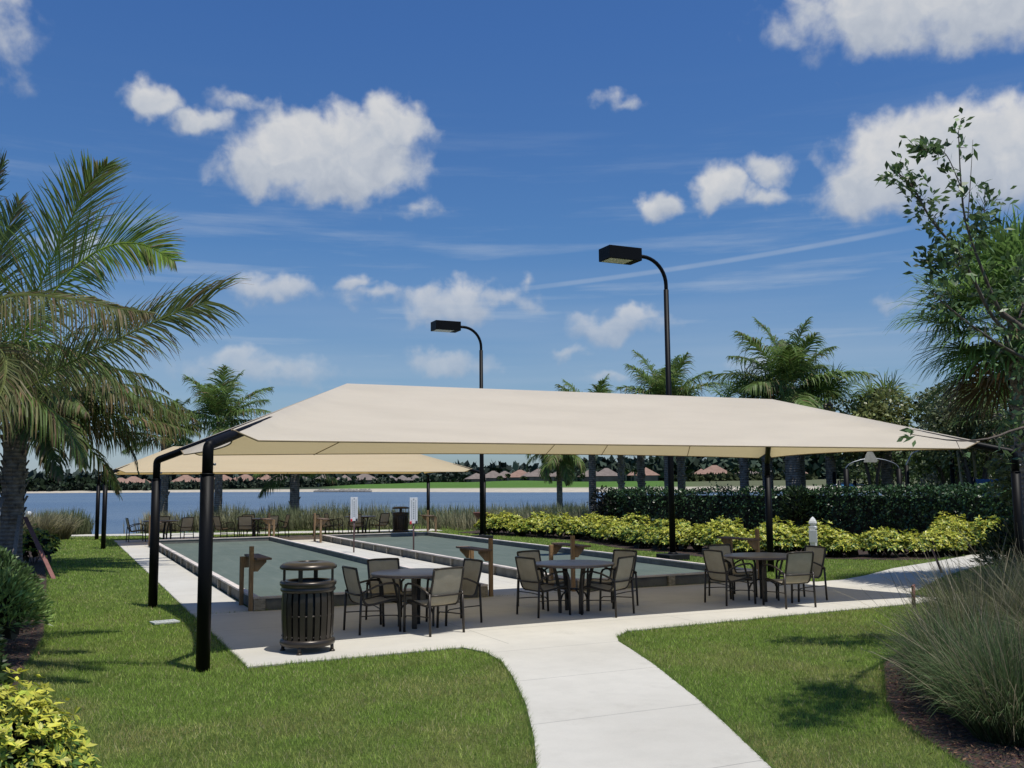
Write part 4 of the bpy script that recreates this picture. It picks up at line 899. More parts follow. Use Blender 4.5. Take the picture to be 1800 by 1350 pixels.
def oval_tree():
    O = np.array((11.6, 7.5, 0)); t = thing('oak_tree', 'broadleaf tree at right edge with bare twiggy branches of oval leaves against the sky', 'tree', tuple(O), 0)
    B = MB(); lb = LB(); rr = random.Random(3)
    def branch(pts, r0, r1): B.tube([tuple(np.array(p)-O) for p in spline(pts, 14)], list(np.linspace(r0, r1, 14)), 8)
    def clump(p, d, n, spread, L=.13):
        p = np.array(p)-O; P = p[None]+RNG.normal(0, spread, (n, 3)); D = nrm(np.array(d)[None]*.9+rdir(n)+np.array([0, 0, .25])); N = rdir(n)
        c = np.array([.085, .135, .05])[None]*RNG.uniform(.6, 1.6, (n, 1)); c = np.where(RNG.random((n, 1)) < .15, c*1.5+np.array([.02, .03, .0])[None], c)
        P2 = P; lb.leaves(P2, D, N, RNG.uniform(.6, 1.2, n)*L, RNG.uniform(.32, .5, n)*L, c, .1)
    def leafy(pts, dens, spread, L=.13, tw=.006):
        q = spline(pts, 60)
        for i in range(2, 60):
            k = rr.random()
            if k < dens:
                d = nrm(q[min(i+1, 59)]-q[i-1]); s = nrm(d*.6+rdir(1)[0]); tipp = q[i]+s*rr.uniform(.05, .2)
                B.tube([tuple(q[i]-O), tuple(tipp-O)], [.0045, .002], 4, cap=False); clump(tipp, s, rr.randint(4, 7), spread, L)
        clump(q[-1], nrm(q[-1]-q[-4]), 9, spread, L)
    trunk = [(11.6, 7.5, 0), (11.5, 7.5, 1.2), (11.3, 7.5, 2.3), (10.9, 7.6, 3.15), (10.35, 7.7, 3.65), (9.95, 7.76, 3.9)]
    branch(trunk, .06, .034)
    b1 = [(9.95,7.76,3.9),(9.80,7.79,4.25),(9.62,7.87,4.91),(9.5,7.82,5.36),(9.42,7.75,6.01)]; branch(b1, .022, .005); leafy(b1, .42, .05)
    b2 = [(10.0,7.76,3.7),(9.81,7.79,3.9),(9.37,7.77,4.52),(9.01,7.83,4.9),(8.85,7.93,5.3),(8.66,7.99,5.5)]; branch(b2, .024, .006); leafy(b2, .5, .06, .12); leafy(b2[2:], .6, .05, .115)
    b3 = [(11.3,7.5,2.3),(10.3,7.5,2.55),(9.7,7.45,2.5),(9.21,7.4,2.39),(8.7,7.42,2.36),(8.13,7.47,2.42)]; branch(b3, .022, .004); leafy(b3, .16, .04)
    b4 = [(10.9,7.6,3.15),(10.17,7.73,3.4),(9.5,7.71,3.65),(9.08,7.8,3.95),(8.92,7.78,4.05)]; branch(b4, .025, .006); leafy(b4, .55, .09, .11)
    b5 = [(9.5,7.82,5.36),(9.26,7.82,5.75),(9.05,7.92,5.8)]; branch(b5, .007, .003); leafy(b5[1:], .3, .04)
    b6 = [(9.62,7.87,4.91),(9.85,7.85,5.0),(10.0,7.9,5.3)]; branch(b6, .008, .003); leafy(b6, .35, .05)
    b7 = [(9.62,7.87,4.91),(9.70,7.85,5.5),(9.78,7.85,6.0)]; branch(b7, .007, .002)
    b8 = [(9.37,7.77,4.52),(9.2,7.8,4.4),(9.02,7.85,4.45)]; branch(b8, .008, .003); leafy(b8, .6, .06)
    for k in range(3):    # inner twigs of the crown to the right, mostly past the frame
        p = np.array([10.15, 7.75, rr.uniform(2.2, 4.4)]); q = p+np.array([rr.uniform(-.35, 1.6), rr.uniform(-.7, .8), rr.uniform(-.3, 1.3)]); m = (p+q)/2+np.array([0, 0, .15]); branch([p, m, q], .018, .004); leafy([p, m, q], .55, .10)
    for k in range(1):
        p = np.array([10.2, 7.7, rr.uniform(3.4, 4.6)]); q = p+np.array([rr.uniform(-.4, .9), rr.uniform(-.9, .9), rr.uniform(.1, .9)]); branch([p, (p+q)/2, q], .015, .004); leafy([p, (p+q)/2, q], .6, .10)
    hb_ = [(11.3,7.5,2.3),(11.3,7.35,5.0),(10.2,6.6,6.8),(8.5,5.5,7.7),(7.2,4.6,7.6),(6.3,4.1,7.4)]; branch(hb_, .05, .008); leafy(hb_[3:], .95, .13, .13); leafy(hb_[4:], .95, .12, .13)
    for q_ in ((7.1, 4.2, 7.9), (7.4, 5.1, 7.3), (6.6, 4.6, 7.7)): bb = [(7.6, 4.9, 7.62), ((7.6+q_[0])/2, (4.9+q_[1])/2, 7.75), q_]; branch(bb, .012, .004); leafy(bb, .9, .12, .13)
    B.build('trunk', 'twig', t); lb.build('crown', 'leaf', t)
oval_tree()

def blob_points(n, rx, ry, rz, shell=.55):
    d = rdir(n); d[:, 2] = np.abs(d[:, 2])*1.05-.1; r = shell+(1-shell)*RNG.random(n)**.5
    return d*np.array([rx, ry, rz])[None]*r[:, None], d
YEL = [np.array([.64, .62, .085]), np.array([.40, .48, .06]), np.array([.10, .19, .035]), np.array([.72, .68, .16])]
def variegated(label, x, y, R, H, nw, L=.10, group='yellow-green shrubs in front of the hedge', gold=.55, name='variegated_shrub'):
    t = thing(name, label, 'shrub', (x, y, 0), 0, group); lb = LB()
    k = 7; bumps = rdir(9); P, d = blob_points(nw, R, R, H*.62, .72)
    off = 1+.22*np.max(np.clip((d@bumps.T)-.75, 0, 1)*4, axis=1)-.12; P = P*off[:, None]+np.array([0, 0, H*.40]); P[:, 2] = np.maximum(P[:, 2], .05)
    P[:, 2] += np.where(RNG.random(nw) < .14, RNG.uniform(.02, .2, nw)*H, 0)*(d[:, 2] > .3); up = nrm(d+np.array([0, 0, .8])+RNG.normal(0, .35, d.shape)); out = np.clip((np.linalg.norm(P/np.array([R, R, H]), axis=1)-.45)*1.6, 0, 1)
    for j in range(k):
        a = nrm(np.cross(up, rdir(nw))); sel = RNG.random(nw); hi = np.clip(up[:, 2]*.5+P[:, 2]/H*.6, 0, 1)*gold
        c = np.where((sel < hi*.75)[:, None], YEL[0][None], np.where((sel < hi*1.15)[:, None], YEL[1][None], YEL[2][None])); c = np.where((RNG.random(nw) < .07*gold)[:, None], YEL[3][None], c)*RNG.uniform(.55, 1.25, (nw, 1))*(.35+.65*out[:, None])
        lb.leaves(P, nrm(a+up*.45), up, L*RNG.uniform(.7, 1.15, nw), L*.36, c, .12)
    dk = MB(); st = MB()
    for j in range(7):
        a = j*.9; st.tube([(0.05*math.cos(a), .05*math.sin(a), 0), (R*.35*math.cos(a), R*.35*math.sin(a), H*.45), (R*.6*math.cos(a), R*.6*math.sin(a), H*.72)], [.012, .009, .004], 5)
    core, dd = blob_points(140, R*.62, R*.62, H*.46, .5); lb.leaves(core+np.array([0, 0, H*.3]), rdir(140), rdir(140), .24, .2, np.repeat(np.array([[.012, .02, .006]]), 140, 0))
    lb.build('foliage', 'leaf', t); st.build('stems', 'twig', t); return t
row = [(15.75,35.9),(15.9,34.9),(16.15,33.9),(16.45,32.9),(16.7,31.8),(16.8,30.7),(16.85,29.6),(16.75,28.4),(16.6,27.3),(16.4,26.2),(16.25,25.1),(16.3,24.0),(16.6,22.9),(16.5,21.9),(16.3,20.9),(17.2,20.4),(18.0,20.0),(18.6,19.6),(19.3,19.15),(20.3,18.55),(20.9,18.5),(21.7,18.8),(22.4,19.3),(23.3,19.9)]
tall = {9: .6, 10: .62, 12: .72, 20: .62, 21: .85, 22: .95, 19: .6}
def row_label(i):
    if i < 13: return ['yellow-green variegated shrub nearest the far lamp post', 'yellow-green variegated shrub, second from the far lamp post'][i] if i < 2 else f'yellow-green variegated shrub, {ORD[i]} from the far lamp post along the lawn'
    if i == 13: return 'yellow-green variegated shrub directly behind the right lamp post'
    return f'yellow-green variegated shrub, {ORD[i-13]} along the bed right of the right lamp post'
for i, (x, y) in enumerate(row):
    h = tall.get(i, .74+.10*math.sin(i*2.1)+random.uniform(-.06, .06)); R = .66+.09*math.cos(i*1.7)+random.uniform(-.05, .05); x += random.uniform(-.15, .15); y += random.uniform(-.12, .12)
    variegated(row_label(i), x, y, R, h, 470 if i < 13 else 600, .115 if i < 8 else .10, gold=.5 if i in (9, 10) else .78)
back = [(17.3,34.5),(17.9,31.2),(17.9,28.6),(17.4,25.6),(17.7,23.4),(18.2,21.6),(22.6,18.3),(24.2,19.5)]
for i, (x, y) in enumerate(back): variegated(f'yellow-green variegated shrub in the rear row before the hedge, {ORD[i]} from the left', x, y, .75, .85, 260, .14, gold=.65)
variegated('bright yellow variegated shrub in the bottom left foreground corner', -.40, 6.5, .66, .84, 1250, .066, None, .9)
variegated('yellow variegated shrub at left edge behind the corner one', -.98, 7.6, .7, .9, 1000, .07, None, .8)
def green_shrub(label, x, y, R, H, n, L=.12, col=(.050, .095, .020), W=.32, name='green_shrub', group=None, updir=.5, mat='leaf'):
    t = thing(name, label, 'shrub', (x, y, 0), 0, group); lb = LB(); P, d = blob_points(n, R, R, H*.66, .6)
    bumps = rdir(10); off = .88+.2*np.max(np.clip((d@bumps.T)-.7, 0, 1)*4, axis=1); P = P*off[:, None]+np.array([0, 0, H*.36]); P[:, 2] = np.maximum(P[:, 2], .04)
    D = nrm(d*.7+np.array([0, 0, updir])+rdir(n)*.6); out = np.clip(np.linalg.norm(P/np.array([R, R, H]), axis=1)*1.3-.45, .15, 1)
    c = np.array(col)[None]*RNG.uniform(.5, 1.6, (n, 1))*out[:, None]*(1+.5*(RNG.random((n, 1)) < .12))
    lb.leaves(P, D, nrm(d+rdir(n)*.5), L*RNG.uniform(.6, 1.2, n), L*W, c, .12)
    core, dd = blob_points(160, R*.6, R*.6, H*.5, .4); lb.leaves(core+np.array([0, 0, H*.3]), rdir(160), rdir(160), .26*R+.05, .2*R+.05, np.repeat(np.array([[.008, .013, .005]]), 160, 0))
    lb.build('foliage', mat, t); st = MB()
    for j in range(5): st.tube([(0, 0, 0), (R*.4*math.cos(j*1.3), R*.4*math.sin(j*1.3), H*.5)], [.014, .006], 5)
    st.build('stems', 'twig', t); return t
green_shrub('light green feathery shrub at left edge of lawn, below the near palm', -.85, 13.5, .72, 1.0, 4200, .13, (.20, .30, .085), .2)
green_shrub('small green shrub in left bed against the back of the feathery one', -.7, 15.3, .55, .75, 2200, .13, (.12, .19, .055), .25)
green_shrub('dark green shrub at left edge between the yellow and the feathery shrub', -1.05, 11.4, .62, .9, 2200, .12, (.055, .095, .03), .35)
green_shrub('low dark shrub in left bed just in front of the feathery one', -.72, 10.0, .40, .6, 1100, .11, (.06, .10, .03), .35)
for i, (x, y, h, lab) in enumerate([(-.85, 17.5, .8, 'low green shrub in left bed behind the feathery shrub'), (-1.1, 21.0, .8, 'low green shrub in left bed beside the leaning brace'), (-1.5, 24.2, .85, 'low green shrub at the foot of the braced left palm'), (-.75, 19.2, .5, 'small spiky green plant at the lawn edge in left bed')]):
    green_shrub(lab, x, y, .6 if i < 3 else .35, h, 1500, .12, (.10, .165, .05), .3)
variegated('small yellow flowering shrub beside the trunk of the braced left palm', -.55, 28.6, .6, .95, 200, .12, None, .7)
variegated('yellow leaved shrub behind braced palm at far left edge', -2.1, 28.5, .7, 1.2, 200, .13, None, .6)

def hedge():
    # a clipped hedge following a bent line, leaves in a shell over a dark core
    line = spline([(22.9, 38.2), (23.8, 35.4), (25.4, 31.2), (26.6, 27.4), (26.6, 23.6), (25.6, 20.4), (24.6, 17.2), (23.6, 13.6)], 60); H = 1.66; hw = .85
    t = thing('hedge', 'long dark green clipped hedge behind the yellow shrubs on the right', 'hedge', (25.5, 27, 0)); o = np.array([25.5, 27, 0])
    tg = nrm(np.gradient(line, axis=0)); nm = np.stack([-tg[:, 1], tg[:, 0]], 1); lb = LB()
    if line.shape[1] == 2: line3 = np.concatenate([line, np.zeros((60, 1))], 1)
    n = 21000; s = RNG.random(n)*58.9; i = s.astype(int); f = (s-i)[:, None]; c = line3[i]*(1-f)+line3[i+1]*f; nn = np.concatenate([nm[i], np.zeros((n, 1))], 1)
    face = RNG.random(n); lat = np.where(face < .5, -1.0, np.where(face < .62, 1.0, RNG.uniform(-1, 1, n))); z = np.where(face < .62, RNG.random(n)**.8*H, H)
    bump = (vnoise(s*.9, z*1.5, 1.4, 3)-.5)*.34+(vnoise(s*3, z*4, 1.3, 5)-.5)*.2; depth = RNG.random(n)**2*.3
    # the camera side is the one whose normal points back to the camera
    sgn = np.sign(np.einsum('ij,ij->i', nn[:, :2], CAM[None, :2]-c[:, :2])); sgn[sgn == 0] = 1; nn = nn*sgn[:, None]; lat = -lat
    P = c+nn*(lat*(hw+bump-depth*(face < .62)))[:, None]; P[:, 2] = z+np.where(face >= .62, bump-depth*.6, 0)+np.where(RNG.random(n) < .03, RNG.random(n)*.16, 0)
    outn = np.where((face < .62)[:, None], nn*np.sign(lat)[:, None], np.array([[0, 0, 1.0]])); D = nrm(outn*.5+rdir(n)+np.array([0, 0, .25]))
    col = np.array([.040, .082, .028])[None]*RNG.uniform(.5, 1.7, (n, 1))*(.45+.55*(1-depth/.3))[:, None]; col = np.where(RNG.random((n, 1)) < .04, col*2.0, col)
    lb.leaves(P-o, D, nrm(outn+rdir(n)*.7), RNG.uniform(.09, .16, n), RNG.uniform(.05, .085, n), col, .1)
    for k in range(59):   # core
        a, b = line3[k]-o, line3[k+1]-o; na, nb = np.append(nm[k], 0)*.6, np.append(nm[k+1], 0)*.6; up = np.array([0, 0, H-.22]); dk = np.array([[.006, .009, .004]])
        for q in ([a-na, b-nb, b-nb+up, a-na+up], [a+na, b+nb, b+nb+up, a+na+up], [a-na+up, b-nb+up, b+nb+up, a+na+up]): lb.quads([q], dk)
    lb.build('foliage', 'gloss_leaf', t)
hedge()
def bush(label, x, y, R, H, n, col, L=.2, group=None, mat='leaf', name='broadleaf_tree', trunk=0):
    t = thing(name, label, 'tree' if 'tree' in name else 'shrub', (x, y, 0), 0, group); lb = LB(); rr = random.Random(int(x*100+y)); nb = 11
    for k in range(nb):
        a = rr.uniform(0, 2*PI); r = R*rr.uniform(.1, .62); c = np.array([r*math.cos(a), r*math.sin(a), trunk+(H-trunk)*rr.uniform(.25, .78)]); br = R*rr.uniform(.38, .6); m = n//nb
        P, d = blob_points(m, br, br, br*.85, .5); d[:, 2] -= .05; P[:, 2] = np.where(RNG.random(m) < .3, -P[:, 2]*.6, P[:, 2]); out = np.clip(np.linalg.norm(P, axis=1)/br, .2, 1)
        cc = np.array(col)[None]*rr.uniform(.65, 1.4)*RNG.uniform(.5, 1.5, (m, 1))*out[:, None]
        lb.leaves(P+c, nrm(d+rdir(m)), nrm(d+rdir(m)*.6), L*RNG.uniform(.6, 1.2, m), L*.45, cc, .15)
    lb.build('crown' if 'tree' in name else 'foliage', mat, t); st = MB()
    for j in range(4): st.tube([(0, 0, 0), (R*.12*math.cos(j*1.6), R*.12*math.sin(j*1.6), max(trunk, H*.3)), (R*.45*math.cos(j*1.6), R*.45*math.sin(j*1.6), H*.7)], [.09, .06, .02], 6)
    st.build('trunk' if 'tree' in name else 'stems', 'twig', t); return t
bush('dark rounded shrub at the left end of the hedge', 22.6, 38.2, 1.15, 2.0, 2600, (.007, .011, .005), .16, name='dark_shrub', mat='leaf')
G3 = 'trees behind the playground'
bush('dense dark tree behind the playground, left one below the sky gap', 33.0, 28.5, 3.0, 6.4, 6400, (.13, .18, .062), .26, G3, trunk=.8)
bush('twiggy grey-green tree right of the tall coconut palm behind the canopy end', 31.0, 25.6, 2.3, 5.9, 5200, (.17, .20, .095), .2, G3, trunk=1.4)
bush('dark tree behind the blue playground panels', 33.5, 22.5, 2.9, 6.0, 5200, (.11, .16, .056), .26, G3, trunk=.5)
bush('dark tree at the right edge above the hedge end', 30.5, 18.2, 2.9, 6.2, 5600, (.11, .155, .058), .24, G3, trunk=.4)
bush('dark tree at the far right behind both cabbage palms', 26.0, 14.6, 2.2, 5.2, 4200, (.10, .15, .055), .22, G3, trunk=.3)
bush('broad green tree far behind the hedge centre', 38.0, 36.5, 2.6, 4.4, 3600, (.09, .13, .05), .3, G3, trunk=.6)
bush('rounded yellow-green tree right of the tall coconut palm', 29.9, 29.6, 1.9, 6.0, 4600, (.18, .20, .065), .24, G3, trunk=2.2)
bush('low dark tree filling the gap right of the fin sign', 36.5, 30.5, 2.8, 4.4, 3600, (.075, .115, .045), .28, G3, trunk=.3)
bush('feathery olive tree at right edge below the spiky palm crown', 18.2, 13.4, 1.7, 3.9, 5200, (.16, .19, .075), .17, None, trunk=.9)
green_shrub('dark feathery shrub at the end of the right path by the canopy post', 15.7, 11.9, .85, 1.35, 3000, .16, (.026, .046, .016), .2)
green_shrub('rounded green shrub where the right path ends at the hedge', 21.6, 16.1, 1.0, 1.15, 2600, .15, (.030, .055, .017), .22)

def tuft(label, x, y, R, H, n, col, w=.006, group='ornamental grass clumps at the right foreground', lean=.8, plume=0):
    t = thing('ornamental_grass', label, 'grass clump', (x, y, 0), 0, group); lb = LB()
    a = RNG.uniform(0, 2*PI, n); r = R*.32*np.sqrt(RNG.random(n)); P = np.stack([r*np.cos(a), r*np.sin(a), np.zeros(n)], 1)
    b = a+RNG.normal(0, .6, n); ln = lean*RNG.random(n)**.7; d = nrm(np.stack([np.cos(b)*ln, np.sin(b)*ln, np.ones(n)], 1)); L = H*RNG.uniform(.55, 1.15, n); g = np.array([0, 0, -1.])
    c0 = np.array(col)[None]*RNG.uniform(.5, 1.6, (n, 1)); dry = RNG.random((n, 1)) < .22; c0 = np.where(dry, np.array([[.26, .23, .14]])*RNG.uniform(.6, 1.3, (n, 1)), c0)
    S = nrm(np.cross(d, rdir(n))); p = P; hg = RNG.uniform(.15, .75, n)*(.25+ln)
    for k, (f, w0, w1) in enumerate(((.3, .8, 1), (.28, 1, .85), (.24, .85, .6), (.18, .6, .15))):
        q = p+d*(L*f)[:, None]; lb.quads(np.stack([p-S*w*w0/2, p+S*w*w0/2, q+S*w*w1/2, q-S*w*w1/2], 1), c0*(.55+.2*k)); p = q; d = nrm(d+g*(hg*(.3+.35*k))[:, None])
    if plume:
        for k in range(plume):
            aa = random.uniform(0, 2*PI); rr_ = R*.3*random.random(); le = random.uniform(.25, .95); p = np.array([rr_*math.cos(aa), rr_*math.sin(aa), 0]); d_ = nrm(np.array([math.cos(aa)*le, math.sin(aa)*le, 1.])); hh = H*random.uniform(1.15, 1.6); S_ = nrm(np.cross(d_, rdir(1)[0])); cc = np.array([[.30, .26, .17]])*random.uniform(.6, 1.3)
            for j in range(6):
                q = p+d_*hh/6; lb.quads([[p-S_*.0022, p+S_*.0022, q+S_*.0018, q-S_*.0018]], cc); p = q; d_ = nrm(d_+np.array([0, 0, -.13*le]))
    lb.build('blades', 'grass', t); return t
GC = (.16, .17, .08)
for i, (x, y, R, H, n, lab) in enumerate([
    (8.15, 6.75, .8, .95, 2800, 'large arching grass clump on the right, its tip over the lawn edge'),
    (9.9, 8.3, .8, .9, 1300, 'wispy grass clump in front of the right end of the patio'),
    (8.7, 6.2, .9, 1.05, 2400, 'grass clump at the right edge behind the large arching one'),
    (7.0, 5.9, .9, .8, 2000, 'small grass clump between the large arching one and the corner'),
    (6.75, 5.25, .8, .85, 2200, 'low bright grass clump in the bottom right corner'),
    (7.45, 6.4, .75, .8, 1700, 'low grass clump at the mulch edge in front of large arching one'),
    (6.5, 5.2, .75, .68, 1500, 'small green grass clump in mulch at the very bottom right'),
    (7.6, 5.0, .9, 1.0, 2200, 'grass clump at the right edge above the bottom corner'),
    (10.6, 8.1, .9, 1.0, 1600, 'tall dark grass clump at the right edge below the canopy post'),
    (12.0, 9.0, .9, .85, 1300, 'grass clump at the foot of the front right canopy post'),
    (13.4, 9.3, .9, .85, 1200, 'grass clump beyond the front right canopy post')]):
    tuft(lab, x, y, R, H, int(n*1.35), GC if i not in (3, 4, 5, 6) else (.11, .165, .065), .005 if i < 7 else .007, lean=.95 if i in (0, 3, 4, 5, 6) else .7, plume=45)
def lakeside():
    lb = LB(); n = 30000
    u = RNG.uniform(-9, 36, n); s = np.interp(u, SHX, SHY); cx = np.floor(u*1.3); j = np.mod(np.sin(cx*12.9898)*43758.5, 1)
    front = np.interp(u, [-9, 0, 3, 9, 15, 16, 20, 36], [47.0, 44.9, 45.6, 43.6, 41.8, 38.2, 39.5, 44]); y = front+RNG.random(n)**1.3*(s-1.2-front)
    dens = vnoise(u, y, .9, 8); gap = np.where(u < 4.5, .60, .30); keep = dens > gap*RNG.uniform(.6, 1.2, n); u, y, dens = u[keep], y[keep], dens[keep]; n = len(u)
    H = (.45+.8*dens)*RNG.uniform(.6, 1.25, n)*np.where(u < 4.5, .85, 1.0)*np.interp(u, [15, 18, 36], [1, .8, .85]); a = RNG.uniform(0, 2*PI, n); ln = RNG.uniform(.05, .55, n); P = np.stack([u, y, np.full(n, -.05)], 1)
    d = nrm(np.stack([np.cos(a)*ln, np.sin(a)*ln, np.ones(n)], 1)); S = np.stack([np.cos(a+1.3), np.sin(a+1.3), np.zeros(n)], 1); w = .028
    tan = np.clip(vnoise(u, y, .35, 3)*1.4-.35, 0, 1)[:, None]; c = np.array([[.17, .20, .095]])*(1-tan)+np.array([[.32, .29, .18]])*tan; c = c*RNG.uniform(.55, 1.4, (n, 1))
    g = np.array([0, 0, -1.]); p = P
    for k, (f, w0, w1) in enumerate(((.45, .8, 1), (.33, 1, .7), (.22, .7, .12))):
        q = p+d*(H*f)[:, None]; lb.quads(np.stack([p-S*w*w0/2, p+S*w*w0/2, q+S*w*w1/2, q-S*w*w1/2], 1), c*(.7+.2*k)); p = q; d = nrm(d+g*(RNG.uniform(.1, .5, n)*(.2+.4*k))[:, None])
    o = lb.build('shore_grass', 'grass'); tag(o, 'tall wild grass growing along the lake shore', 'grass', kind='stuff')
lakeside()
for i, (x, y, h) in enumerate([(-.6, 40.3, 1.15), (-1.6, 39.4, 1.2), (-2.6, 40.6, 1.2), (.1, 41.6, 1.0), (-1.4, 42.2, 1.1), (-3.4, 38.6, 1.2)]):
    tuft(f'tan fountain grass clump at the left lake shore, {ORD[i]} from the path end', x, y, .9, h, 700, (.30, .27, .16), .018, 'tan fountain grass clumps by the left shore', .7)
for i, (x, y, h) in enumerate([(25.5, 28.9, .6), (24.6, 41.2, .9), (30.4, 51.0, 1.1)]):
    green_shrub(['small plant on top of the hedge line by the cabbage palms', 'low green shrub by the water left of the dark shrub', 'spiky green plant at the foot of the waterside cabbage palm'][i], x, y, .7, h+ (1.2 if i == 0 else 0), 900, .25, (.035, .06, .02), .25)

# ------------------------------------------------------------------ playground behind the hedge
def playground():
    def px(x, y, d):
        fw = np.array([math.sin(YAW)*math.cos(.10436), math.cos(YAW)*math.cos(.10436), math.sin(.10436)]); return None
    t = thing('play_arch', 'steel arch with tan fin-shaped panel between two black posts, behind the hedge', 'playground', (26.39, 27.43, 0))
    a = Vector((0, 0, 0)); b = Vector((1.77, -.83, 0)); zt = 2.42
    for p in (a, b): MB().tube([tuple(p), (p.x, p.y, zt)], .10, 14).build('post', 'black_metal', t)
    pts = [(a.x, a.y, zt-.05), (a.x, a.y, zt+.05)]+[tuple(a.lerp(b, u)+Vector((0, 0, zt+.05+.33*math.sin(PI*u)**.6))) for u in (.06, .15, .3, .45, .6, .75, .88, .95)]+[(b.x, b.y, zt+.05), (b.x, b.y, zt-.05)]
    MB().tube(pts, .022, 10).build('arch', 'steel', t)
    d = (b-a).normalized(); c = a.lerp(b, .47); n = Vector((-d.y, d.x, 0))*.025; prof = [(-.26, 2.66), (.22, 2.66), (.27, 2.72), (.12, 3.0), (-.02, 3.16), (-.16, 2.93)]
    vs = [c+d*u+n*s+Vector((0, 0, z)) for s in (-1, 1) for u, z in prof]; k = len(prof)
    MB().add(vs, [tuple(range(k)), tuple(reversed(range(k, 2*k)))]+[((i+1) % k, i, k+i, k+(i+1) % k) for i in range(k)]).build('fin_panel', 'sign_tan', t)
    t = thing('play_bars', 'taller steel bar arch on three black posts, right of the fin panel', 'playground', (29.2, 27.2, 0))
    P = [Vector((0, 0, 0)), Vector((1.55, -.75, 0)), Vector((2.1, -1.0, 0))]
    for i, p in enumerate(P): MB().tube([tuple(p), (p.x, p.y, 2.85 if i else 2.55)], .08, 14).build('post', 'black_metal', t)
    MB().tube([(0, 0, 2.5), (0, 0, 2.6), (.2, -.1, 3.0), (.8, -.4, 3.28), (1.4, -.7, 3.2), (1.55, -.75, 2.95), (1.55, -.75, 2.8)], .03, 10).build('bar', 'steel', t)
    MB().tube([(1.4, -.7, 3.2), (1.9, -.9, 3.15), (2.1, -1.0, 2.95), (2.1, -1.0, 2.8)], .03, 10).build('bar', 'steel', t)
    for i, (x, y, dx, lab) in enumerate([(30.75, 26.1, .25, 'pale leaning pole in front of the bar arch, left of three'), (31.3, 25.9, .08, 'pale upright pole beside bar arch, middle of three'), (31.75, 25.7, -.15, 'pale leaning pole right of bar arch, right of three')]):
        o = MB().tube([(dx, 0, 0), (-dx*.3, 0, 3.1)], .05, 8).build('support_pole', 'bamboo', None, 0, (x, y, 0)); tag(o, lab, 'pole', 'pale poles beside the bar arch')
    t = thing('play_barrier', 'dark blue playground panels on short posts at right behind the hedge', 'playground', (30.3, 24.4, 0), -.46)
    MB().box((0, 0, 1.5), (1.15, .06, 1.0)).build('panel', 'blue', t, .02); MB().box((1.0, 0, 1.55), (.62, .06, 1.1)).build('panel', 'blue', t, .02)
    for x in (-.65, .62, 1.38): MB().tube([(x, 0, 0), (x, 0, 2.08)], .075, 12).build('post', 'black_metal', t)
    t = thing('play_roof', 'small light blue slide roof peeking over the hedge beside the fin arch', 'playground', (28.3, 29.3, 0), -.3)
    MB().add([(-.33, -.3, 1.62), (.33, -.3, 1.62), (.2, .15, 1.86), (-.25, .15, 1.86), (-.33, .4, 1.62), (.33, .4, 1.62)], [(0, 1, 2, 3), (3, 2, 5, 4), (0, 3, 4), (1, 5, 2)]).build('roof', 'sky_blue', t)
    MB().tube([(-.35, .1, 0), (-.35, .1, 2.0)], .06, 10).tube([(.3, .1, 0), (.3, .1, 2.0)], .06, 10).build('post', 'black_metal', t)
    MB().tube([(-1.0, .4, 1.4), (-.7, .4, 1.75), (0, .4, 1.9), (.9, .4, 1.8), (1.3, .4, 1.4)], .04, 8).build('rail', 'steel', t)
    o = MB().tube([(0, 0, 0), (0, 0, 2.35)], .07, 10).build('short_post', 'black_metal', None, 0, (28.6, 30.4, 0)); tag(o, 'short black post behind the light blue slide roof', 'post')
    for i, (x, y) in enumerate([(33.2, 29.5), (34.2, 28.9)]):
        green_shrub(['white flowering shrub left of the bar arch posts', 'white flowering shrub between the bar arch posts'][i], x, y, .9, 2.2, 500, .2, (.45, .42, .40), .4)
playground()

# ------------------------------------------------------------------ the far side of the lake
def gz_far(x, d):
    d0 = float(np.interp(x, SX, SD)); o = d-d0
    return float(np.interp(o, [0, 14, 24, 60, 150, 300, 480, 5000], [-.4, .75, 1.1, 1.6, 2.2, 2.5, 2.8, 3.0]))
def house(label, x, d, w, h, roof, rz=0, dp=11, wing=None):
    d = max(d, float(np.interp(x, SX, SD))+34); X, Y = pxz(x, d); t = thing('house', label, 'house', (X, Y, gz_far(x, d)-.2), -YAW*0-math.atan2(X, Y)+rz, 'houses across the lake')
    e = h*.5; m = MB().box((0, 0, e/2), (w*.92, dp*.9, e)); m.build('wall', 'house_wall', t)
    r = MB(); ov = .5
    def hip(cx, cy, a, b, z0, z1):
        k = max(0, a/2-b/2*.9); vs = [(cx-a/2-ov, cy-b/2-ov, z0), (cx+a/2+ov, cy-b/2-ov, z0), (cx+a/2+ov, cy+b/2+ov, z0), (cx-a/2-ov, cy+b/2+ov, z0), (cx-k*.35, cy, z1), (cx+k*.35, cy, z1)]
        r.add(vs, [(0, 1, 5, 4), (1, 2, 5), (2, 3, 4, 5), (3, 0, 4), (3, 2, 1, 0)])
    hip(0, 0, w, dp, e, h)
    if wing: hip(wing*w*.38, -dp*.25, w*.45, dp*.6, e+.05, h*.80)
    r.build('roof', roof, t)
    MB().box((w*.02, -dp*.5-1.4, e*.46), (w*.8, 2.8, e*.92)).build('lanai', 'screen', t)
    for s in (-1, 1):
        MB().box((s*w*.43, -dp*.45-.03, e*.55), (w*.05+.4, .1, e*.5)).build('window', 'screen', t)
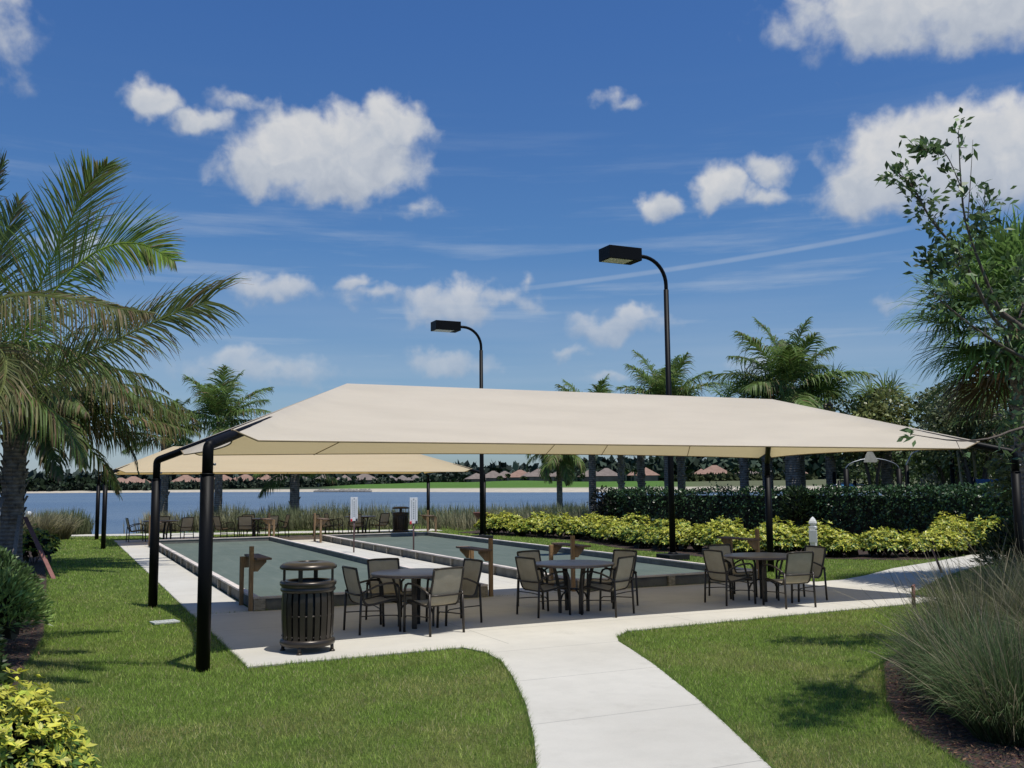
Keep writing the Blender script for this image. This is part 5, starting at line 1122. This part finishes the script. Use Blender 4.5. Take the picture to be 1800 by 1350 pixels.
HL = [(176, 600, 15, 7.0, 'roof_tan'), (214, 590, 15, 7.6, 'roof_terra'), (236, 610, 17, 8.3, 'roof_terra'), (327, 590, 17, 8.6, 'roof_terra'), (358, 625, 14, 7.6, 'roof_tan'), (393, 590, 15, 8.4, 'roof_terra'), (432, 590, 16, 8.4, 'roof_terra'), (469, 600, 12, 8.2, 'roof_terra'), (491, 590, 16, 8.2, 'roof_tan'), (534, 620, 12, 7.0, 'roof_grey'), (572, 590, 14, 8.1, 'roof_tan'), (606, 600, 10, 7.4, 'roof_tan'), (641, 580, 17, 7.6, 'roof_tan'), (687, 580, 8, 6.4, 'roof_grey'), (707, 580, 10, 6.6, 'roof_grey'), (729, 590, 8, 6.8, 'roof_grey'),
      (838, 560, 13, 7.2, 'roof_tan'), (866, 545, 14, 8.0, 'roof_tan'), (886, 560, 13, 8.0, 'roof_tan'), (913, 545, 15, 8.4, 'roof_terra'), (947, 540, 17, 8.8, 'roof_tan'), (985, 550, 15, 8.2, 'roof_tan'), (1037, 545, 15, 8.3, 'roof_tan'), (1064, 530, 15, 8.7, 'roof_tan'), (1130, 520, 15, 8.8, 'roof_terra'), (1253, 470, 16, 8.7, 'roof_terra'), (1312, 480, 14, 7.0, 'roof_tan'), (1390, 470, 12, 7.2, 'roof_terra')]
for i, (x, d, w, h, rf) in enumerate(HL):
    kind = {'roof_terra': 'terracotta', 'roof_tan': 'tan', 'roof_grey': 'grey'}[rf]
    house(f'house with {kind} hip roof across the lake, {ORD[i]} from the left', x, d, w, h, rf, random.uniform(-.25, .25), 11, random.choice([None, -1, 1]))
def treeline():
    lb = LB()
    def crowns(x0, x1, n, d0, d1, top, w, col):
        for k in range(n):
            x = x0+(x1-x0)*(k+random.random())/n; d = random.uniform(d0, d1); d = max(d, float(np.interp(x, SX, SD))+random.uniform(16, 24)); X, Y = pxz(x, d); z0 = gz_far(x, d); H = np.interp(x, *top)*random.uniform(.72, 1.12); R = w*random.uniform(.7, 1.3); m = 46
            P, dd = blob_points(m, R, R, H*.5, .35); P = P+np.array([X, Y, z0+H*.5]); P[:, 2] = np.where(RNG.random(m) < .4, z0+RNG.random(m)*H*.6, P[:, 2])
            c = np.array(col)[None]*random.uniform(.65, 1.35)*RNG.uniform(.6, 1.4, (m, 1)); lb.leaves(P, rdir(m), rdir(m), R*RNG.uniform(.7, 1.3, m), R*.7, c)
    T1 = ([-300, 80, 300, 500, 700, 900, 1150, 1250, 1500, 2400], [11, 11, 10, 10, 12, 13, 15, 17, 19, 19])
    crowns(-250, 1100, 420, 660, 800, T1, 5.5, (.05, .066, .055)); crowns(1000, 2300, 330, 540, 660, T1, 5.5, (.045, .064, .046))  # distance haze is put into these paler crown colours
    T2 = ([-300, 560, 900, 2400], [4.2, 4.2, 3.5, 4.0])
    crowns(-100, 1350, 260, 555, 585, T2, 2.6, (.042, .056, .038))
    crowns(-150, 210, 90, 560, 640, ([-300, 400], [6.5, 6]), 4, (.020, .032, .016)); crowns(1180, 1420, 120, 380, 420, ([1100, 1500], [2.6, 2.8]), 2.2, (.045, .055, .025))
    o = lb.build('far_woods', 'far_leaf'); tag(o, 'dark band of woods and shrubs behind the houses across the lake', 'woods', kind='stuff')
treeline()
def far_palm(label, x, d, H):
    X, Y = pxz(x, d); t = thing('far_palm', label, 'palm tree', (X, Y, gz_far(x, d)), 0, 'small palms on the green across the lake')
    MB().tube([(0, 0, 0), (0, 0, H)], .28, 6).build('trunk', 'bark', t); lb = LB(); m = 46; P = np.repeat(np.array([[0, 0, H]]), m, 0); D = rdir(m); D[:, 2] = D[:, 2]*.6+.1
    lb.leaves(P, D, rdir(m), RNG.uniform(1.3, 2.3, m), .75, jitter((.035, .055, .02), m, .4), .35); lb.build('crown', 'far_leaf', t)
for i, (x, d, H) in enumerate([(877, 470, 3.6), (891, 465, 4.6), (919, 480, 3.4), (980, 480, 3.6), (1022, 470, 4.0), (1098, 440, 6.0), (1113, 450, 6.0), (1292, 400, 5.5), (1305, 400, 6.0), (1318, 410, 5.5), (560, 540, 4), (622, 560, 5)]):
    far_palm(f'tiny palm standing across the lake, {ORD[i]} from the left' if i < 10 else ['tiny palm across the lake before the leftmost grey roof', 'tiny palm across the lake left of the left scoreboard'][i-10], x, d, H)
def rocks():
    m = MB()
    for k in range(230):
        x = random.uniform(555, 650); d0 = float(np.interp(x, SX, SD)); d = d0-random.uniform(-4, 10); X, Y = pxz(x, d); r = random.uniform(.5, 1.3); vs = []
        for (a, b, c) in ((1, 0, 0), (-1, 0, 0), (0, 1, 0), (0, -1, 0), (0, 0, 1), (0, 0, -1)): vs.append((X+a*r*random.uniform(.7, 1.3), Y+b*r*random.uniform(.7, 1.3), -.1+max(0, (d-d0+4)*.06)+c*r*.6*random.uniform(.7, 1.3)))
        m.add(vs, [(0, 2, 4), (2, 1, 4), (1, 3, 4), (3, 0, 4), (2, 0, 5), (1, 2, 5), (3, 1, 5), (0, 3, 5)])
    o = m.build('shore_rocks', 'rock'); tag(o, 'dark grey rocks piled along the far shore', 'rocks', kind='stuff')
rocks()
